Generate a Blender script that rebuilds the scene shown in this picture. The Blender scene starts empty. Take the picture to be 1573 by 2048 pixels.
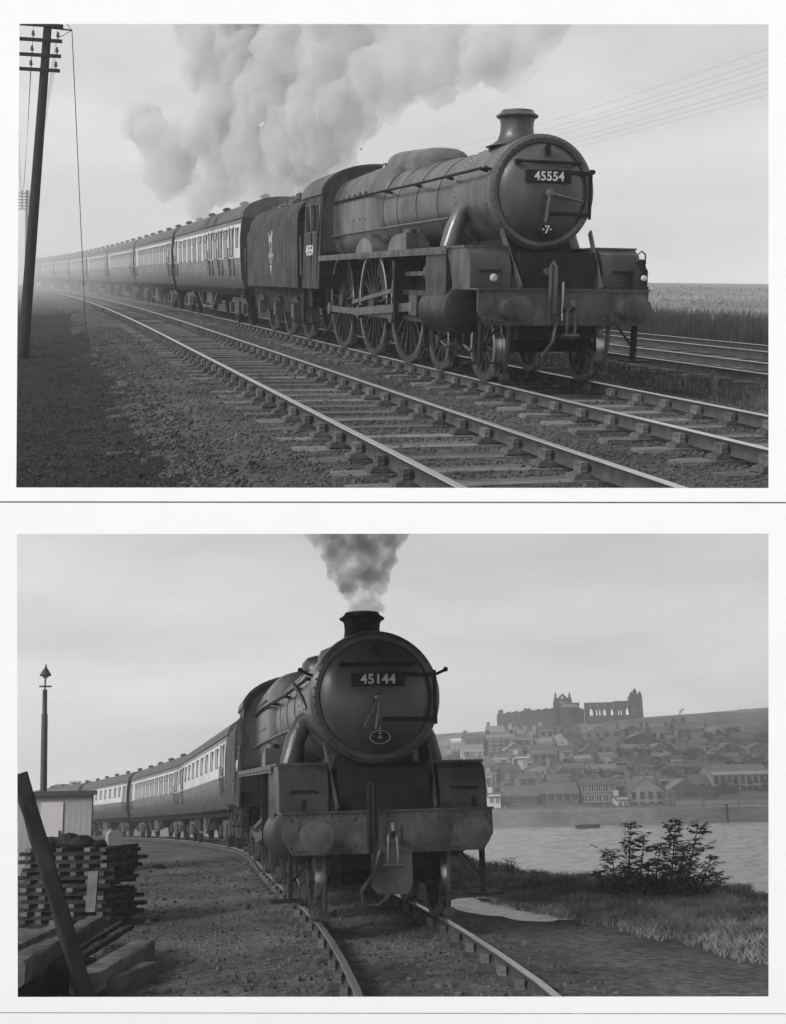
import bpy, bmesh, math, random
import numpy as np
from mathutils import Matrix, Vector, noise as mnoise
R = math.radians
random.seed(7)
rng = np.random.default_rng(7)
scene = bpy.context.scene
col = scene.collection

# ------------------------------------------------------------------ camera
FPX, PPX, PPY = 2300.0, 786.5, 1024.0            # focal length and centre in photograph pixels

def cam_axes(yaw, pitch, roll):
    f = Vector((-math.sin(yaw), math.cos(yaw), 0)); r = Vector((math.cos(yaw), math.sin(yaw), 0)); u = Vector((0, 0, 1))
    f2 = f*math.cos(pitch)+u*math.sin(pitch); u2 = u*math.cos(pitch)-f*math.sin(pitch)
    return r*math.cos(roll)+u2*math.sin(roll), -r*math.sin(roll)+u2*math.cos(roll), f2

def cam_matrix(p):
    r, u, d = cam_axes(*p[0:3])
    return Matrix(((r.x, u.x, -d.x, p[3]), (r.y, u.y, -d.y, p[4]), (r.z, u.z, -d.z, p[5]), (0, 0, 0, 1)))

VIEW_HARBOUR = (-0.184996, 0.229151, -0.023819, -2.474376, -13.973916, 1.666383)   # eye in the harbour line's own frame
VIEW_MAIN = (-0.287467, -0.198957, 0.011417, -6.775891, -14.741911, 1.414944)      # eye in the main line's own frame
CAM = cam_matrix(VIEW_HARBOUR)
RAKE = CAM @ cam_matrix(VIEW_MAIN).inverted()    # the raked upper stage that carries the main line
cam_data = bpy.data.cameras.new('camera'); cam = bpy.data.objects.new('camera', cam_data); col.objects.link(cam)
cam.matrix_world = CAM
cam_data.sensor_fit = 'HORIZONTAL'; cam_data.sensor_width = 36; cam_data.lens = FPX/1573*36
cam_data.clip_start = 0.05; cam_data.clip_end = 3000
scene.camera = cam

# ------------------------------------------------------------------ light
SUN_EL, SUN_AZ = R(28), math.atan2(-0.86, -0.50)
world = bpy.data.worlds.new('World'); scene.world = world; world.use_nodes = True
wn, wl = world.node_tree.nodes, world.node_tree.links
bg = wn['Background']
sky = wn.new('ShaderNodeTexSky'); sky.sky_type = 'NISHITA'; sky.sun_disc = False
sky.sun_elevation = SUN_EL; sky.sun_rotation = SUN_AZ; sky.dust_density = 4.0; sky.air_density = 1.0
bw = wn.new('ShaderNodeRGBToBW'); wl.new(sky.outputs[0], bw.inputs[0])
tc = wn.new('ShaderNodeTexCoord'); mp = wn.new('ShaderNodeMapping'); mp.inputs['Scale'].default_value = (1.2, 1.2, 5.0)
wl.new(tc.outputs['Generated'], mp.inputs[0])
cn = wn.new('ShaderNodeTexNoise'); cn.inputs['Scale'].default_value = 3.2; cn.inputs['Detail'].default_value = 6; cn.inputs['Roughness'].default_value = .55
wl.new(mp.outputs[0], cn.inputs['Vector'])
cr = wn.new('ShaderNodeMapRange'); cr.inputs[1].default_value = .3; cr.inputs[2].default_value = .7; cr.inputs[3].default_value = .83; cr.inputs[4].default_value = 1.14
wl.new(cn.outputs[0], cr.inputs[0])
mm = wn.new('ShaderNodeMath'); mm.operation = 'MULTIPLY'; wl.new(bw.outputs[0], mm.inputs[0]); wl.new(cr.outputs[0], mm.inputs[1])
# overcast: an even cloud layer evens out the clear sky's own gradient
ov = wn.new('ShaderNodeMix'); ov.data_type = 'FLOAT'; ov.inputs[0].default_value = .72
wl.new(mm.outputs[0], ov.inputs[2])
m2 = wn.new('ShaderNodeMath'); m2.operation = 'MULTIPLY'; m2.inputs[1].default_value = 5.2; wl.new(cr.outputs[0], m2.inputs[0])
wl.new(m2.outputs[0], ov.inputs[3]); wl.new(ov.outputs[0], bg.inputs['Color'])
bg.inputs['Strength'].default_value = 0.080
sun_data = bpy.data.lights.new('sun', 'SUN'); sun = bpy.data.objects.new('sun', sun_data); col.objects.link(sun)
sun_data.energy = 1.5; sun_data.angle = R(14); sun_data.color = (1, .985, .97)
to_sun = Vector((math.sin(SUN_AZ)*math.cos(SUN_EL), math.cos(SUN_AZ)*math.cos(SUN_EL), math.sin(SUN_EL)))
sun.rotation_euler = to_sun.to_track_quat('Z', 'Y').to_euler()
vs = scene.view_settings
vs.view_transform = 'Standard'; vs.look = 'None'; vs.exposure = 1.04; vs.gamma = 1; vs.use_curve_mapping = False
scene.cycles.max_bounces = 6; scene.cycles.diffuse_bounces = 3; scene.cycles.glossy_bounces = 2
scene.cycles.transmission_bounces = 2; scene.cycles.volume_bounces = 2; scene.cycles.transparent_max_bounces = 8

# ------------------------------------------------------------------ materials (a black and white photograph: greys)
MATS = {}
def mat(name, v, rough=.6, metal=0.0, var=.25, scale=6.0, bump=0.0, bscale=None, spec=.5, stretch=(1, 1, 1), detail=5, var2=0, scale2=.6, tint=(1.03, .99, 1.0), orand=0.0):
    m = bpy.data.materials.new(name); m.use_nodes = True
    n, l = m.node_tree.nodes, m.node_tree.links
    b = n['Principled BSDF']
    b.inputs['Roughness'].default_value = rough; b.inputs['Metallic'].default_value = metal
    b.inputs['Specular IOR Level'].default_value = spec if rough < .65 or spec != .5 else .15
    t = n.new('ShaderNodeTexCoord'); mpn = n.new('ShaderNodeMapping'); mpn.inputs['Scale'].default_value = stretch
    l.new(t.outputs['Object'], mpn.inputs[0])
    z = n.new('ShaderNodeTexNoise'); z.inputs['Scale'].default_value = scale; z.inputs['Detail'].default_value = detail; z.inputs['Roughness'].default_value = .6
    l.new(mpn.outputs[0], z.inputs['Vector'])
    mr = n.new('ShaderNodeMapRange'); mr.inputs[1].default_value = .28; mr.inputs[2].default_value = .72
    mr.inputs[3].default_value = max(0, 1-var); mr.inputs[4].default_value = 1+var
    l.new(z.outputs[0], mr.inputs[0])
    out = mr.outputs[0]
    if var2:
        z2 = n.new('ShaderNodeTexNoise'); z2.inputs['Scale'].default_value = scale2; z2.inputs['Detail'].default_value = 3
        l.new(mpn.outputs[0], z2.inputs['Vector'])
        q = n.new('ShaderNodeMapRange'); q.inputs[1].default_value = .3; q.inputs[2].default_value = .7
        q.inputs[3].default_value = 1-var2; q.inputs[4].default_value = 1+var2; l.new(z2.outputs[0], q.inputs[0])
        mu = n.new('ShaderNodeMath'); mu.operation = 'MULTIPLY'; l.new(out, mu.inputs[0]); l.new(q.outputs[0], mu.inputs[1]); out = mu.outputs[0]
    if orand:                                       # every piece its own tone
        oi = n.new('ShaderNodeObjectInfo'); q = n.new('ShaderNodeMapRange'); q.inputs[3].default_value = 1-orand; q.inputs[4].default_value = 1+orand
        l.new(oi.outputs['Random'], q.inputs[0])
        mu = n.new('ShaderNodeMath'); mu.operation = 'MULTIPLY'; l.new(out, mu.inputs[0]); l.new(q.outputs[0], mu.inputs[1]); out = mu.outputs[0]
    mx = n.new('ShaderNodeVectorMath'); mx.operation = 'SCALE'; mx.inputs[0].default_value = (v*tint[0], v*tint[1], v*tint[2])
    l.new(out, mx.inputs['Scale']); l.new(mx.outputs[0], b.inputs['Base Color'])
    rr = n.new('ShaderNodeMapRange'); rr.inputs[1].default_value = .3; rr.inputs[2].default_value = .7; rr.inputs[3].default_value = min(1, rough*1.25); rr.inputs[4].default_value = rough*.78
    l.new(z.outputs[0], rr.inputs[0]); l.new(rr.outputs[0], b.inputs['Roughness'])
    if bump:
        bn = n.new('ShaderNodeBump'); bn.inputs['Strength'].default_value = bump; bn.inputs['Distance'].default_value = .03
        zb = z
        if bscale:
            zb = n.new('ShaderNodeTexNoise'); zb.inputs['Scale'].default_value = bscale; zb.inputs['Detail'].default_value = 6
            l.new(mpn.outputs[0], zb.inputs['Vector'])
        l.new(zb.outputs[0], bn.inputs['Height']); l.new(bn.outputs[0], b.inputs['Normal'])
    MATS[name] = m
    return m
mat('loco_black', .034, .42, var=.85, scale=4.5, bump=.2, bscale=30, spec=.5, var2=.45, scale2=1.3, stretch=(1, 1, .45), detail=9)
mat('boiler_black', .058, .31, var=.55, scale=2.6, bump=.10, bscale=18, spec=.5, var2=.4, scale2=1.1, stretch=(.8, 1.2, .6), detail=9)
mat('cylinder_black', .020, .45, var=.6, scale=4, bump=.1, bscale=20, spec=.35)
mat('buffer_steel', .060, .40, var=.5, scale=6, bump=.1, bscale=20)
mat('beam_paint', .050, .55, var=.6, scale=5, bump=.12, bscale=25, var2=.3, scale2=2)
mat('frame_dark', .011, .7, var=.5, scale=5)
mat('motion_steel', .10, .40, .6, var=.4, scale=9)
mat('tread_steel', .42, .25, 1.0, var=.2, scale=12)
mat('white_paint', .52, .55, var=.2)
mat('worn_enamel', .30, .5, var=.3)
mat('lens', .5, .08, var=.02)
mat('coal', .02, .45, var=.5, scale=9, bump=.6, bscale=14)
mat('tender_black', .019, .55, var=.6, scale=4, bump=.06, bscale=30, spec=.25, var2=.45, scale2=1.2, stretch=(1, 1, .45), detail=9)
mat('carriage_dark', .044, .30, var=.22, scale=2.5, bump=.03, bscale=40, var2=.2, scale2=.8)
mat('carriage_cream', .50, .35, var=.14, scale=3, var2=.12, scale2=1)
mat('carriage_roof', .10, .7, var=.3, scale=4)
mat('glass', .03, .06, var=.1, spec=.7)
mat('blind', .30, .7, var=.2)
mat('rail_side', .055, .7, var=.35, scale=8)
mat('rail_top', .55, .38, .85, var=.2, scale=14, stretch=(6, .4, 6))
mat('sleeper_wood', .105, .85, var=.6, scale=7, bump=.5, bscale=16, stretch=(.35, 3, 3), var2=.4, scale2=.9, orand=.35, detail=8)
mat('chair_iron', .060, .75, var=.4, scale=10, orand=.3)
mat('ballast', .056, .95, var=.5, scale=9, bump=.8, bscale=22, var2=.35, scale2=.45)
mat('ballast_stone', .072, .9, var=.5, scale=1.7)
mat('verge_soil', .013, .95, var=.5, scale=5, bump=.8, bscale=14, var2=.3, scale2=.4)
mat('verge_grit', .034, .95, var=.6, scale=2)
mat('dark_grass', .022, .9, var=.5, scale=2.5)
mat('rough_grass', .065, .9, var=.5, scale=1.5, var2=.4, scale2=.3)
mat('weeds', .055, .9, var=.5, scale=1.2)
mat('field', .165, .95, var=.32, scale=.35, var2=.25, scale2=.06)
mat('pole_wood', .022, .85, var=.3, scale=6, bump=.3, stretch=(4, 4, .4))
mat('insulator', .05, .25, var=.1)
mat('wire', .05, .6, var=.1)
mat('yard_dirt', .092, .95, var=.6, scale=9, bump=.9, bscale=24, var2=.5, scale2=.6, detail=9)
mat('pale_patch', .66, .35, var=.25, scale=5, bump=.15, bscale=20, spec=.8)
mat('timber', .065, .85, var=.45, scale=5, bump=.5, bscale=14, stretch=(1, 1, 1), orand=.35)
mat('pale_timber', .115, .85, var=.45, scale=5, bump=.5, bscale=14, orand=.35)
mat('tarred_timber', .022, .8, var=.4, scale=5, bump=.4, orand=.35)
mat('hut_board', .36, .8, var=.18, scale=3, stretch=(4, 1, .6))
mat('hut_roof', .08, .8, var=.3)
mat('lamp_iron', .035, .6, var=.3)
mat('leaf', .095, .6, var=.5, scale=2.5)
mat('stem', .04, .9, var=.3)
mat('grass', .24, .85, var=.7, scale=2.2, var2=.5, scale2=.7)
mat('hill_turf', .135, .95, var=.5, scale=.12, var2=.4, scale2=.03, bump=.5, bscale=.5)
mat('hill_scrub', .10, .9, var=.5, scale=.2)
mat('stone', .080, .9, var=.35, scale=.7)
mat('quay_stone', .20, .9, var=.35, scale=.5, stretch=(1, 1, 3), var2=.3, scale2=.1)
mat('brick_wall', .13, .9, var=.3, scale=.8, orand=.3)
mat('plaster_wall', .32, .9, var=.2, scale=.6, orand=.3)
mat('white_wall', .60, .85, var=.12, scale=.6)
mat('slate_roof', .11, .7, var=.3, scale=.8, orand=.3)
mat('tile_roof', .22, .8, var=.3, scale=.8, orand=.3)
mat('window_dark', .025, .15, var=.1)
mat('window_white', .60, .6, var=.05)
mat('card', .90, .85, var=.012, scale=3, tint=(.985, .995, 1.01))
mat('card_edge', .55, .9, var=.1, scale=3)
mat('car_paint', .22, .3, var=.3, scale=.3)

def water_material():
    m = bpy.data.materials.new('water'); m.use_nodes = True; n, l = m.node_tree.nodes, m.node_tree.links
    b = n['Principled BSDF']; b.inputs['Base Color'].default_value = (.30, .30, .30, 1); b.inputs['Roughness'].default_value = .12
    b.inputs['IOR'].default_value = 1.65
    t = n.new('ShaderNodeTexCoord'); a = n.new('ShaderNodeMapping'); a.inputs['Scale'].default_value = (.45, 1.0, 1); a.inputs['Rotation'].default_value = (0, 0, R(-10))
    l.new(t.outputs['Object'], a.inputs[0])
    z = n.new('ShaderNodeTexNoise'); z.inputs['Scale'].default_value = 1.1; z.inputs['Detail'].default_value = 8; z.inputs['Roughness'].default_value = .68
    l.new(a.outputs[0], z.inputs['Vector'])
    bp = n.new('ShaderNodeBump'); bp.inputs['Strength'].default_value = 1.0; bp.inputs['Distance'].default_value = .25
    l.new(z.outputs[0], bp.inputs['Height']); l.new(bp.outputs[0], b.inputs['Normal'])
    MATS['water'] = m
water_material()

def volume_material(name, density, grey, aniso=0.0, noise_scale=None, lo=.35, hi=.62):
    m = bpy.data.materials.new(name); m.use_nodes = True; n, l = m.node_tree.nodes, m.node_tree.links
    n.remove(n['Principled BSDF'])
    v = n.new('ShaderNodeVolumePrincipled'); v.inputs['Color'].default_value = (grey, grey, grey, 1)
    v.inputs['Density'].default_value = density; v.inputs['Anisotropy'].default_value = aniso
    if noise_scale:
        t = n.new('ShaderNodeTexCoord')
        z = n.new('ShaderNodeTexNoise'); z.inputs['Scale'].default_value = noise_scale; z.inputs['Detail'].default_value = 4; z.inputs['Roughness'].default_value = .6
        l.new(t.outputs['Object'], z.inputs['Vector'])
        q = n.new('ShaderNodeMapRange'); q.inputs[1].default_value = lo; q.inputs[2].default_value = hi; q.inputs[3].default_value = 0; q.inputs[4].default_value = density
        l.new(z.outputs[0], q.inputs[0]); l.new(q.outputs[0], v.inputs['Density'])
    l.new(v.outputs[0], n['Material Output'].inputs['Volume'])
    MATS[name] = m
    return m

# ------------------------------------------------------------------ mesh helpers
BASE = Matrix.Identity(4)

def frame_from(d, hint=Vector((0, 0, 1))):
    d = d.normalized()
    if abs(d.dot(hint)) > .97: hint = Vector((1, 0, 0))
    a = d.cross(hint).normalized(); b = a.cross(d).normalized()
    return a, b

class MB:
    def __init__(s): s.v = []; s.f = []
    def add(s, vs, fs):
        o = len(s.v); s.v += [tuple(p) for p in vs]; s.f += [tuple(i+o for i in f) for f in fs]; return s
    def bx(s, x0, x1, y0, y1, z0, z1):
        return s.add([(x0, y0, z0), (x1, y0, z0), (x1, y1, z0), (x0, y1, z0), (x0, y0, z1), (x1, y0, z1), (x1, y1, z1), (x0, y1, z1)],
                     [(0, 3, 2, 1), (4, 5, 6, 7), (0, 1, 5, 4), (1, 2, 6, 5), (2, 3, 7, 6), (3, 0, 4, 7)])
    def bar(s, p0, p1, w, h, hint=(0, 0, 1)):
        p0, p1 = Vector(p0), Vector(p1); a, b = frame_from(p1-p0, Vector(hint)); a = a*w/2; b = b*h/2
        return s.add([p0-a-b, p0+a-b, p0+a+b, p0-a+b, p1-a-b, p1+a-b, p1+a+b, p1-a+b],
                     [(0, 1, 2, 3), (7, 6, 5, 4), (0, 4, 5, 1), (1, 5, 6, 2), (2, 6, 7, 3), (3, 7, 4, 0)])
    def cyl(s, p0, p1, r0, r1=None, n=16, caps=True):
        return s.tube([p0, p1], [r0, r0 if r1 is None else r1], n, caps)
    def tube(s, pts, r, n=8, caps=True):
        pts = [Vector(p) for p in pts]; k = len(pts)
        rs = r if isinstance(r, (list, tuple)) else [r]*k
        vs = []
        ap = None
        for i, p in enumerate(pts):
            d = pts[min(i+1, k-1)]-pts[max(i-1, 0)]
            a, b = frame_from(d)
            if ap is not None and a.dot(ap) < 0: a, b = -a, -b
            ap = a
            vs += [p+(a*math.cos(2*math.pi*j/n)+b*math.sin(2*math.pi*j/n))*rs[i] for j in range(n)]
        fs = [(i*n+j, i*n+(j+1) % n, (i+1)*n+(j+1) % n, (i+1)*n+j) for i in range(k-1) for j in range(n)]
        if caps: fs += [tuple(reversed(range(n))), tuple(range((k-1)*n, k*n))]
        return s.add(vs, fs)
    def lathe(s, prof, o=(0, 0, 0), axis='Z', n=24, sx=1.0, sy=1.0):
        vs, k = [], len(prof)
        for r, h in prof:
            for j in range(n):
                c, t = r*math.cos(2*math.pi*j/n)*sx, r*math.sin(2*math.pi*j/n)*sy
                p = {'Z': (c, t, h), 'Y': (c, h, t), 'X': (h, c, t)}[axis]
                vs.append((p[0]+o[0], p[1]+o[1], p[2]+o[2]))
        fs = [(i*n+j, i*n+(j+1) % n, (i+1)*n+(j+1) % n, (i+1)*n+j) for i in range(k-1) for j in range(n)]
        if tuple(prof[0]) != tuple(prof[-1]):
            if prof[0][0] > 1e-6: fs.append(tuple(reversed(range(n))))
            if prof[-1][0] > 1e-6: fs.append(tuple(range((k-1)*n, k*n)))
        return s.add(vs, fs)
    def prism(s, poly, axis, a0, a1):
        def P(p, a): return {'X': (a, p[0], p[1]), 'Y': (p[0], a, p[1]), 'Z': (p[0], p[1], a)}[axis]
        n = len(poly)
        return s.add([P(p, a0) for p in poly]+[P(p, a1) for p in poly],
                     [tuple(reversed(range(n))), tuple(range(n, 2*n))]+[(i, (i+1) % n, n+(i+1) % n, n+i) for i in range(n)])
    def loft(s, rings, caps=True):
        n = len(rings[0]); k = len(rings)
        fs = [(i*n+j, i*n+(j+1) % n, (i+1)*n+(j+1) % n, (i+1)*n+j) for i in range(k-1) for j in range(n)]
        if caps: fs += [tuple(reversed(range(n))), tuple(range((k-1)*n, k*n))]
        return s.add([p for r in rings for p in r], fs)
    def ball(s, c, r, n=12, m=8):
        r = (r, r, r) if not isinstance(r, (tuple, list)) else r
        vs = [(c[0]+r[0]*math.sin(math.pi*i/m)*math.cos(2*math.pi*j/n), c[1]+r[1]*math.sin(math.pi*i/m)*math.sin(2*math.pi*j/n), c[2]+r[2]*math.cos(math.pi*i/m)) for i in range(m+1) for j in range(n)]
        return s.add(vs, [(i*n+j, (i+1)*n+j, (i+1)*n+(j+1) % n, i*n+(j+1) % n) for i in range(m) for j in range(n)])
    def mesh(s, name, m, smooth=True):
        me = bpy.data.meshes.new(name); me.from_pydata(s.v, [], s.f); me.update()
        bm = bmesh.new(); bm.from_mesh(me); bmesh.ops.remove_doubles(bm, verts=bm.verts, dist=1e-5)
        bmesh.ops.recalc_face_normals(bm, faces=bm.faces); bm.to_mesh(me); bm.free()
        if smooth:
            me.polygons.foreach_set('use_smooth', [True]*len(me.polygons)); me.set_sharp_from_angle(angle=R(38))
        me.materials.append(MATS[m]); return me
    def build(s, name, m, parent=None, smooth=True):
        return link(name, s.mesh(name, m, smooth), parent)

def link(name, me, parent=None, M=None):
    o = bpy.data.objects.new(name, me); col.objects.link(o)
    if parent is not None:
        o.parent = parent
        if M is not None: o.matrix_local = M
    else: o.matrix_world = BASE @ (M if M is not None else Matrix.Identity(4))
    return o

def tag(o, label=None, cat=None, group=None, kind=None):
    if label: o['label'] = label
    if cat: o['category'] = cat
    if group: o['group'] = group
    if kind: o['kind'] = kind
    return o

def TR(x=0, y=0, z=0, rz=0, rx=0, ry=0):
    return Matrix.Translation((x, y, z)) @ Matrix.Rotation(rz, 4, 'Z') @ Matrix.Rotation(ry, 4, 'Y') @ Matrix.Rotation(rx, 4, 'X')

def thing(name, label, cat, M=None, group=None, kind=None):
    o = bpy.data.objects.new(name, None); col.objects.link(o); o.empty_display_size = .2
    o.matrix_world = BASE @ (M if M is not None else Matrix.Identity(4))
    return tag(o, label, cat, group, kind)

def copy_tree(o, parent=None, M=None):
    c = o.copy(); col.objects.link(c)
    if parent is None: c.parent = None; c.matrix_world = BASE @ M
    else: c.parent = parent
    for ch in [x for x in o.children]: copy_tree(ch, c)
    return c

def part(name, mesh, parent, M=None): return link(name, mesh, parent, M)

def text(body, size, m, parent, M, name='number', extrude=.004, bold=0.0, spacing=1.0):
    cu = bpy.data.curves.new('lettering', 'FONT'); cu.body = body; cu.size = size; cu.extrude = extrude
    cu.align_x = 'CENTER'; cu.align_y = 'CENTER'; cu.offset = bold; cu.space_character = spacing
    tmp = bpy.data.objects.new('lettering', cu); col.objects.link(tmp)
    dg = bpy.context.evaluated_depsgraph_get(); dg.update()
    me = bpy.data.meshes.new_from_object(tmp.evaluated_get(dg)); bpy.data.objects.remove(tmp)
    me.materials.clear(); me.materials.append(MATS[m])
    return link(name, me, parent, M)
FACE_FRONT = Matrix.Rotation(R(90), 4, 'X')
FACE_LEFT = Matrix.Rotation(R(-90), 4, 'Z') @ Matrix.Rotation(R(90), 4, 'X')

def raw_mesh(name, verts, faces_n, m, parent=None, label=None, kind='stuff', cat=None):
    """verts (N*k,3) numpy, k verts per face"""
    k = faces_n; nv = len(verts); nf = nv//k
    me = bpy.data.meshes.new(name); me.vertices.add(nv); me.vertices.foreach_set('co', np.asarray(verts, np.float32).ravel())
    me.loops.add(nv); me.loops.foreach_set('vertex_index', np.arange(nv, dtype=np.int32))
    me.polygons.add(nf); me.polygons.foreach_set('loop_start', np.arange(0, nv, k, dtype=np.int32))
    me.update(); me.validate(); me.materials.append(MATS[m])
    o = link(name, me, parent)
    return tag(o, label, cat, None, kind)

def wall_strips(mb, axis_map, x0, x1, top, openings, base=0.0, nsub=6):
    """wall in (x,z) from base to top(x), real openings [(a,b,z0,z1,arch)], boxes through axis_map(x,z,depth01)"""
    cuts = {x0, x1}
    for a, b, z0, z1, arch in openings:
        for i in range(nsub+1): cuts.add(a+(b-a)*i/nsub)
    xs = sorted(cuts)
    for i in range(len(xs)-1):
        a, b = xs[i], xs[i+1]
        if b-a < 1e-6: continue
        m = (a+b)/2; segs = [(base, None)]
        holes = []
        for oa, ob, z0, z1, arch in openings:
            if oa <= m <= ob:
                t = abs((m-oa)/(ob-oa)*2-1)
                zt = z1 if not arch else z1-(z1-z0)*arch*(1-math.sqrt(max(0, 1-t*t)))
                holes.append((z0, zt))
        holes.sort(); z = base; spans = []
        for h0, h1 in holes:
            if h0 > z: spans.append((z, h0, False))
            z = h1
        spans.append((z, None, True))
        for s0, s1, last in spans:
            ta, tb = (top(a+1e-4), top(b-1e-4)) if last else (s1, s1)
            if min(ta, tb) <= s0: continue
            c = [(a, s0), (b, s0), (b, tb), (a, ta)]
            vs = [axis_map(px, pz, 0) for px, pz in c]+[axis_map(px, pz, 1) for px, pz in c]
            mb.add(vs, [(0, 1, 2, 3), (7, 6, 5, 4), (0, 4, 5, 1), (1, 5, 6, 2), (2, 6, 7, 3), (3, 7, 4, 0)])

# photograph pixel -> point on a plane of one of the two frames (used to lay things out at their real distance)
def ray(view, u, v):
    r, up, d = cam_axes(*view[0:3]); return Vector(view[3:6]), d+r*((u-PPX)/FPX)-up*((v-PPY)/FPX)
def on_z(view, u, v, z=0.0):
    c, d = ray(view, u, v); return c+d*((z-c.z)/d.z)
def on_x(view, u, v, x=0.0):
    c, d = ray(view, u, v); return c+d*((x-c.x)/d.x)
def at_depth(view, u, v, dep):
    c, d = ray(view, u, v); return c+d*dep

# ------------------------------------------------------------------ rolling stock builders
def spoked_wheel_parts(r, spokes, w=.14, tyre=.075, crank=None):
    """wheel in the y-z plane, axle along x; returns meshes (body, tyre)"""
    t = MB()
    t.lathe([(r-tyre, -w/2), (r, -w/2), (r+.004, w/2-.03), (r+.03, w/2-.03), (r+.03, w/2), (r-tyre, w/2), (r-tyre, -w/2)], axis='X', n=40)
    b = MB()
    b.lathe([(r-tyre-.05, -w/2+.02), (r-tyre+.002, -w/2+.02), (r-tyre+.002, w/2-.02), (r-tyre-.05, w/2-.02), (r-tyre-.05, -w/2+.02)], axis='X', n=40)
    b.lathe([(0, -w/2-.03), (r*.17, -w/2-.03), (r*.17, w/2), (0, w/2)], axis='X', n=16)
    for k in range(spokes):
        a = 2*math.pi*k/spokes+.1
        b.bar((0, math.cos(a)*r*.14, math.sin(a)*r*.14), (0, math.cos(a)*(r-tyre-.03), math.sin(a)*(r-tyre-.03)), .045, .06, hint=(1, 0, 0))
    if crank is not None:
        for da in np.linspace(-.42, .42, 7):
            a = crank+math.pi+da
            b.bar((-.01, math.cos(a)*r*.62, math.sin(a)*r*.62), (-.01, math.cos(a)*(r-tyre-.02), math.sin(a)*(r-tyre-.02)), .16*r, .09, hint=(1, 0, 0))
        b.cyl((-.12, math.cos(crank)*.33, math.sin(crank)*.33), (.02, math.cos(crank)*.33, math.sin(crank)*.33), .09, n=12)
        b.bar((-.02, 0, 0), (-.02, math.cos(crank)*.36, math.sin(crank)*.36), .26, .1, hint=(1, 0, 0))
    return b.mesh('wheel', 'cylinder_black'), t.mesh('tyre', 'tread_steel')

def add_wheel(root, meshes, x, y, r, flip):
    M = TR(x, y, r, rz=math.pi if flip else 0)
    w = link('wheel', meshes[0], root, M); link('tyre', meshes[1], w)
    return w

def superring(cx, cz, hw, hh, y, p_top, p_bot=2.0, n=40):
    out = []
    for j in range(n):
        a = 2*math.pi*j/n; c, s_ = math.cos(a), math.sin(a); p = p_top if s_ > 0 else p_bot
        out.append((cx+hw*math.copysign(abs(c)**(2/p), c), y, cz+hh*math.copysign(abs(s_)**(2/p), s_)))
    return out

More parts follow.
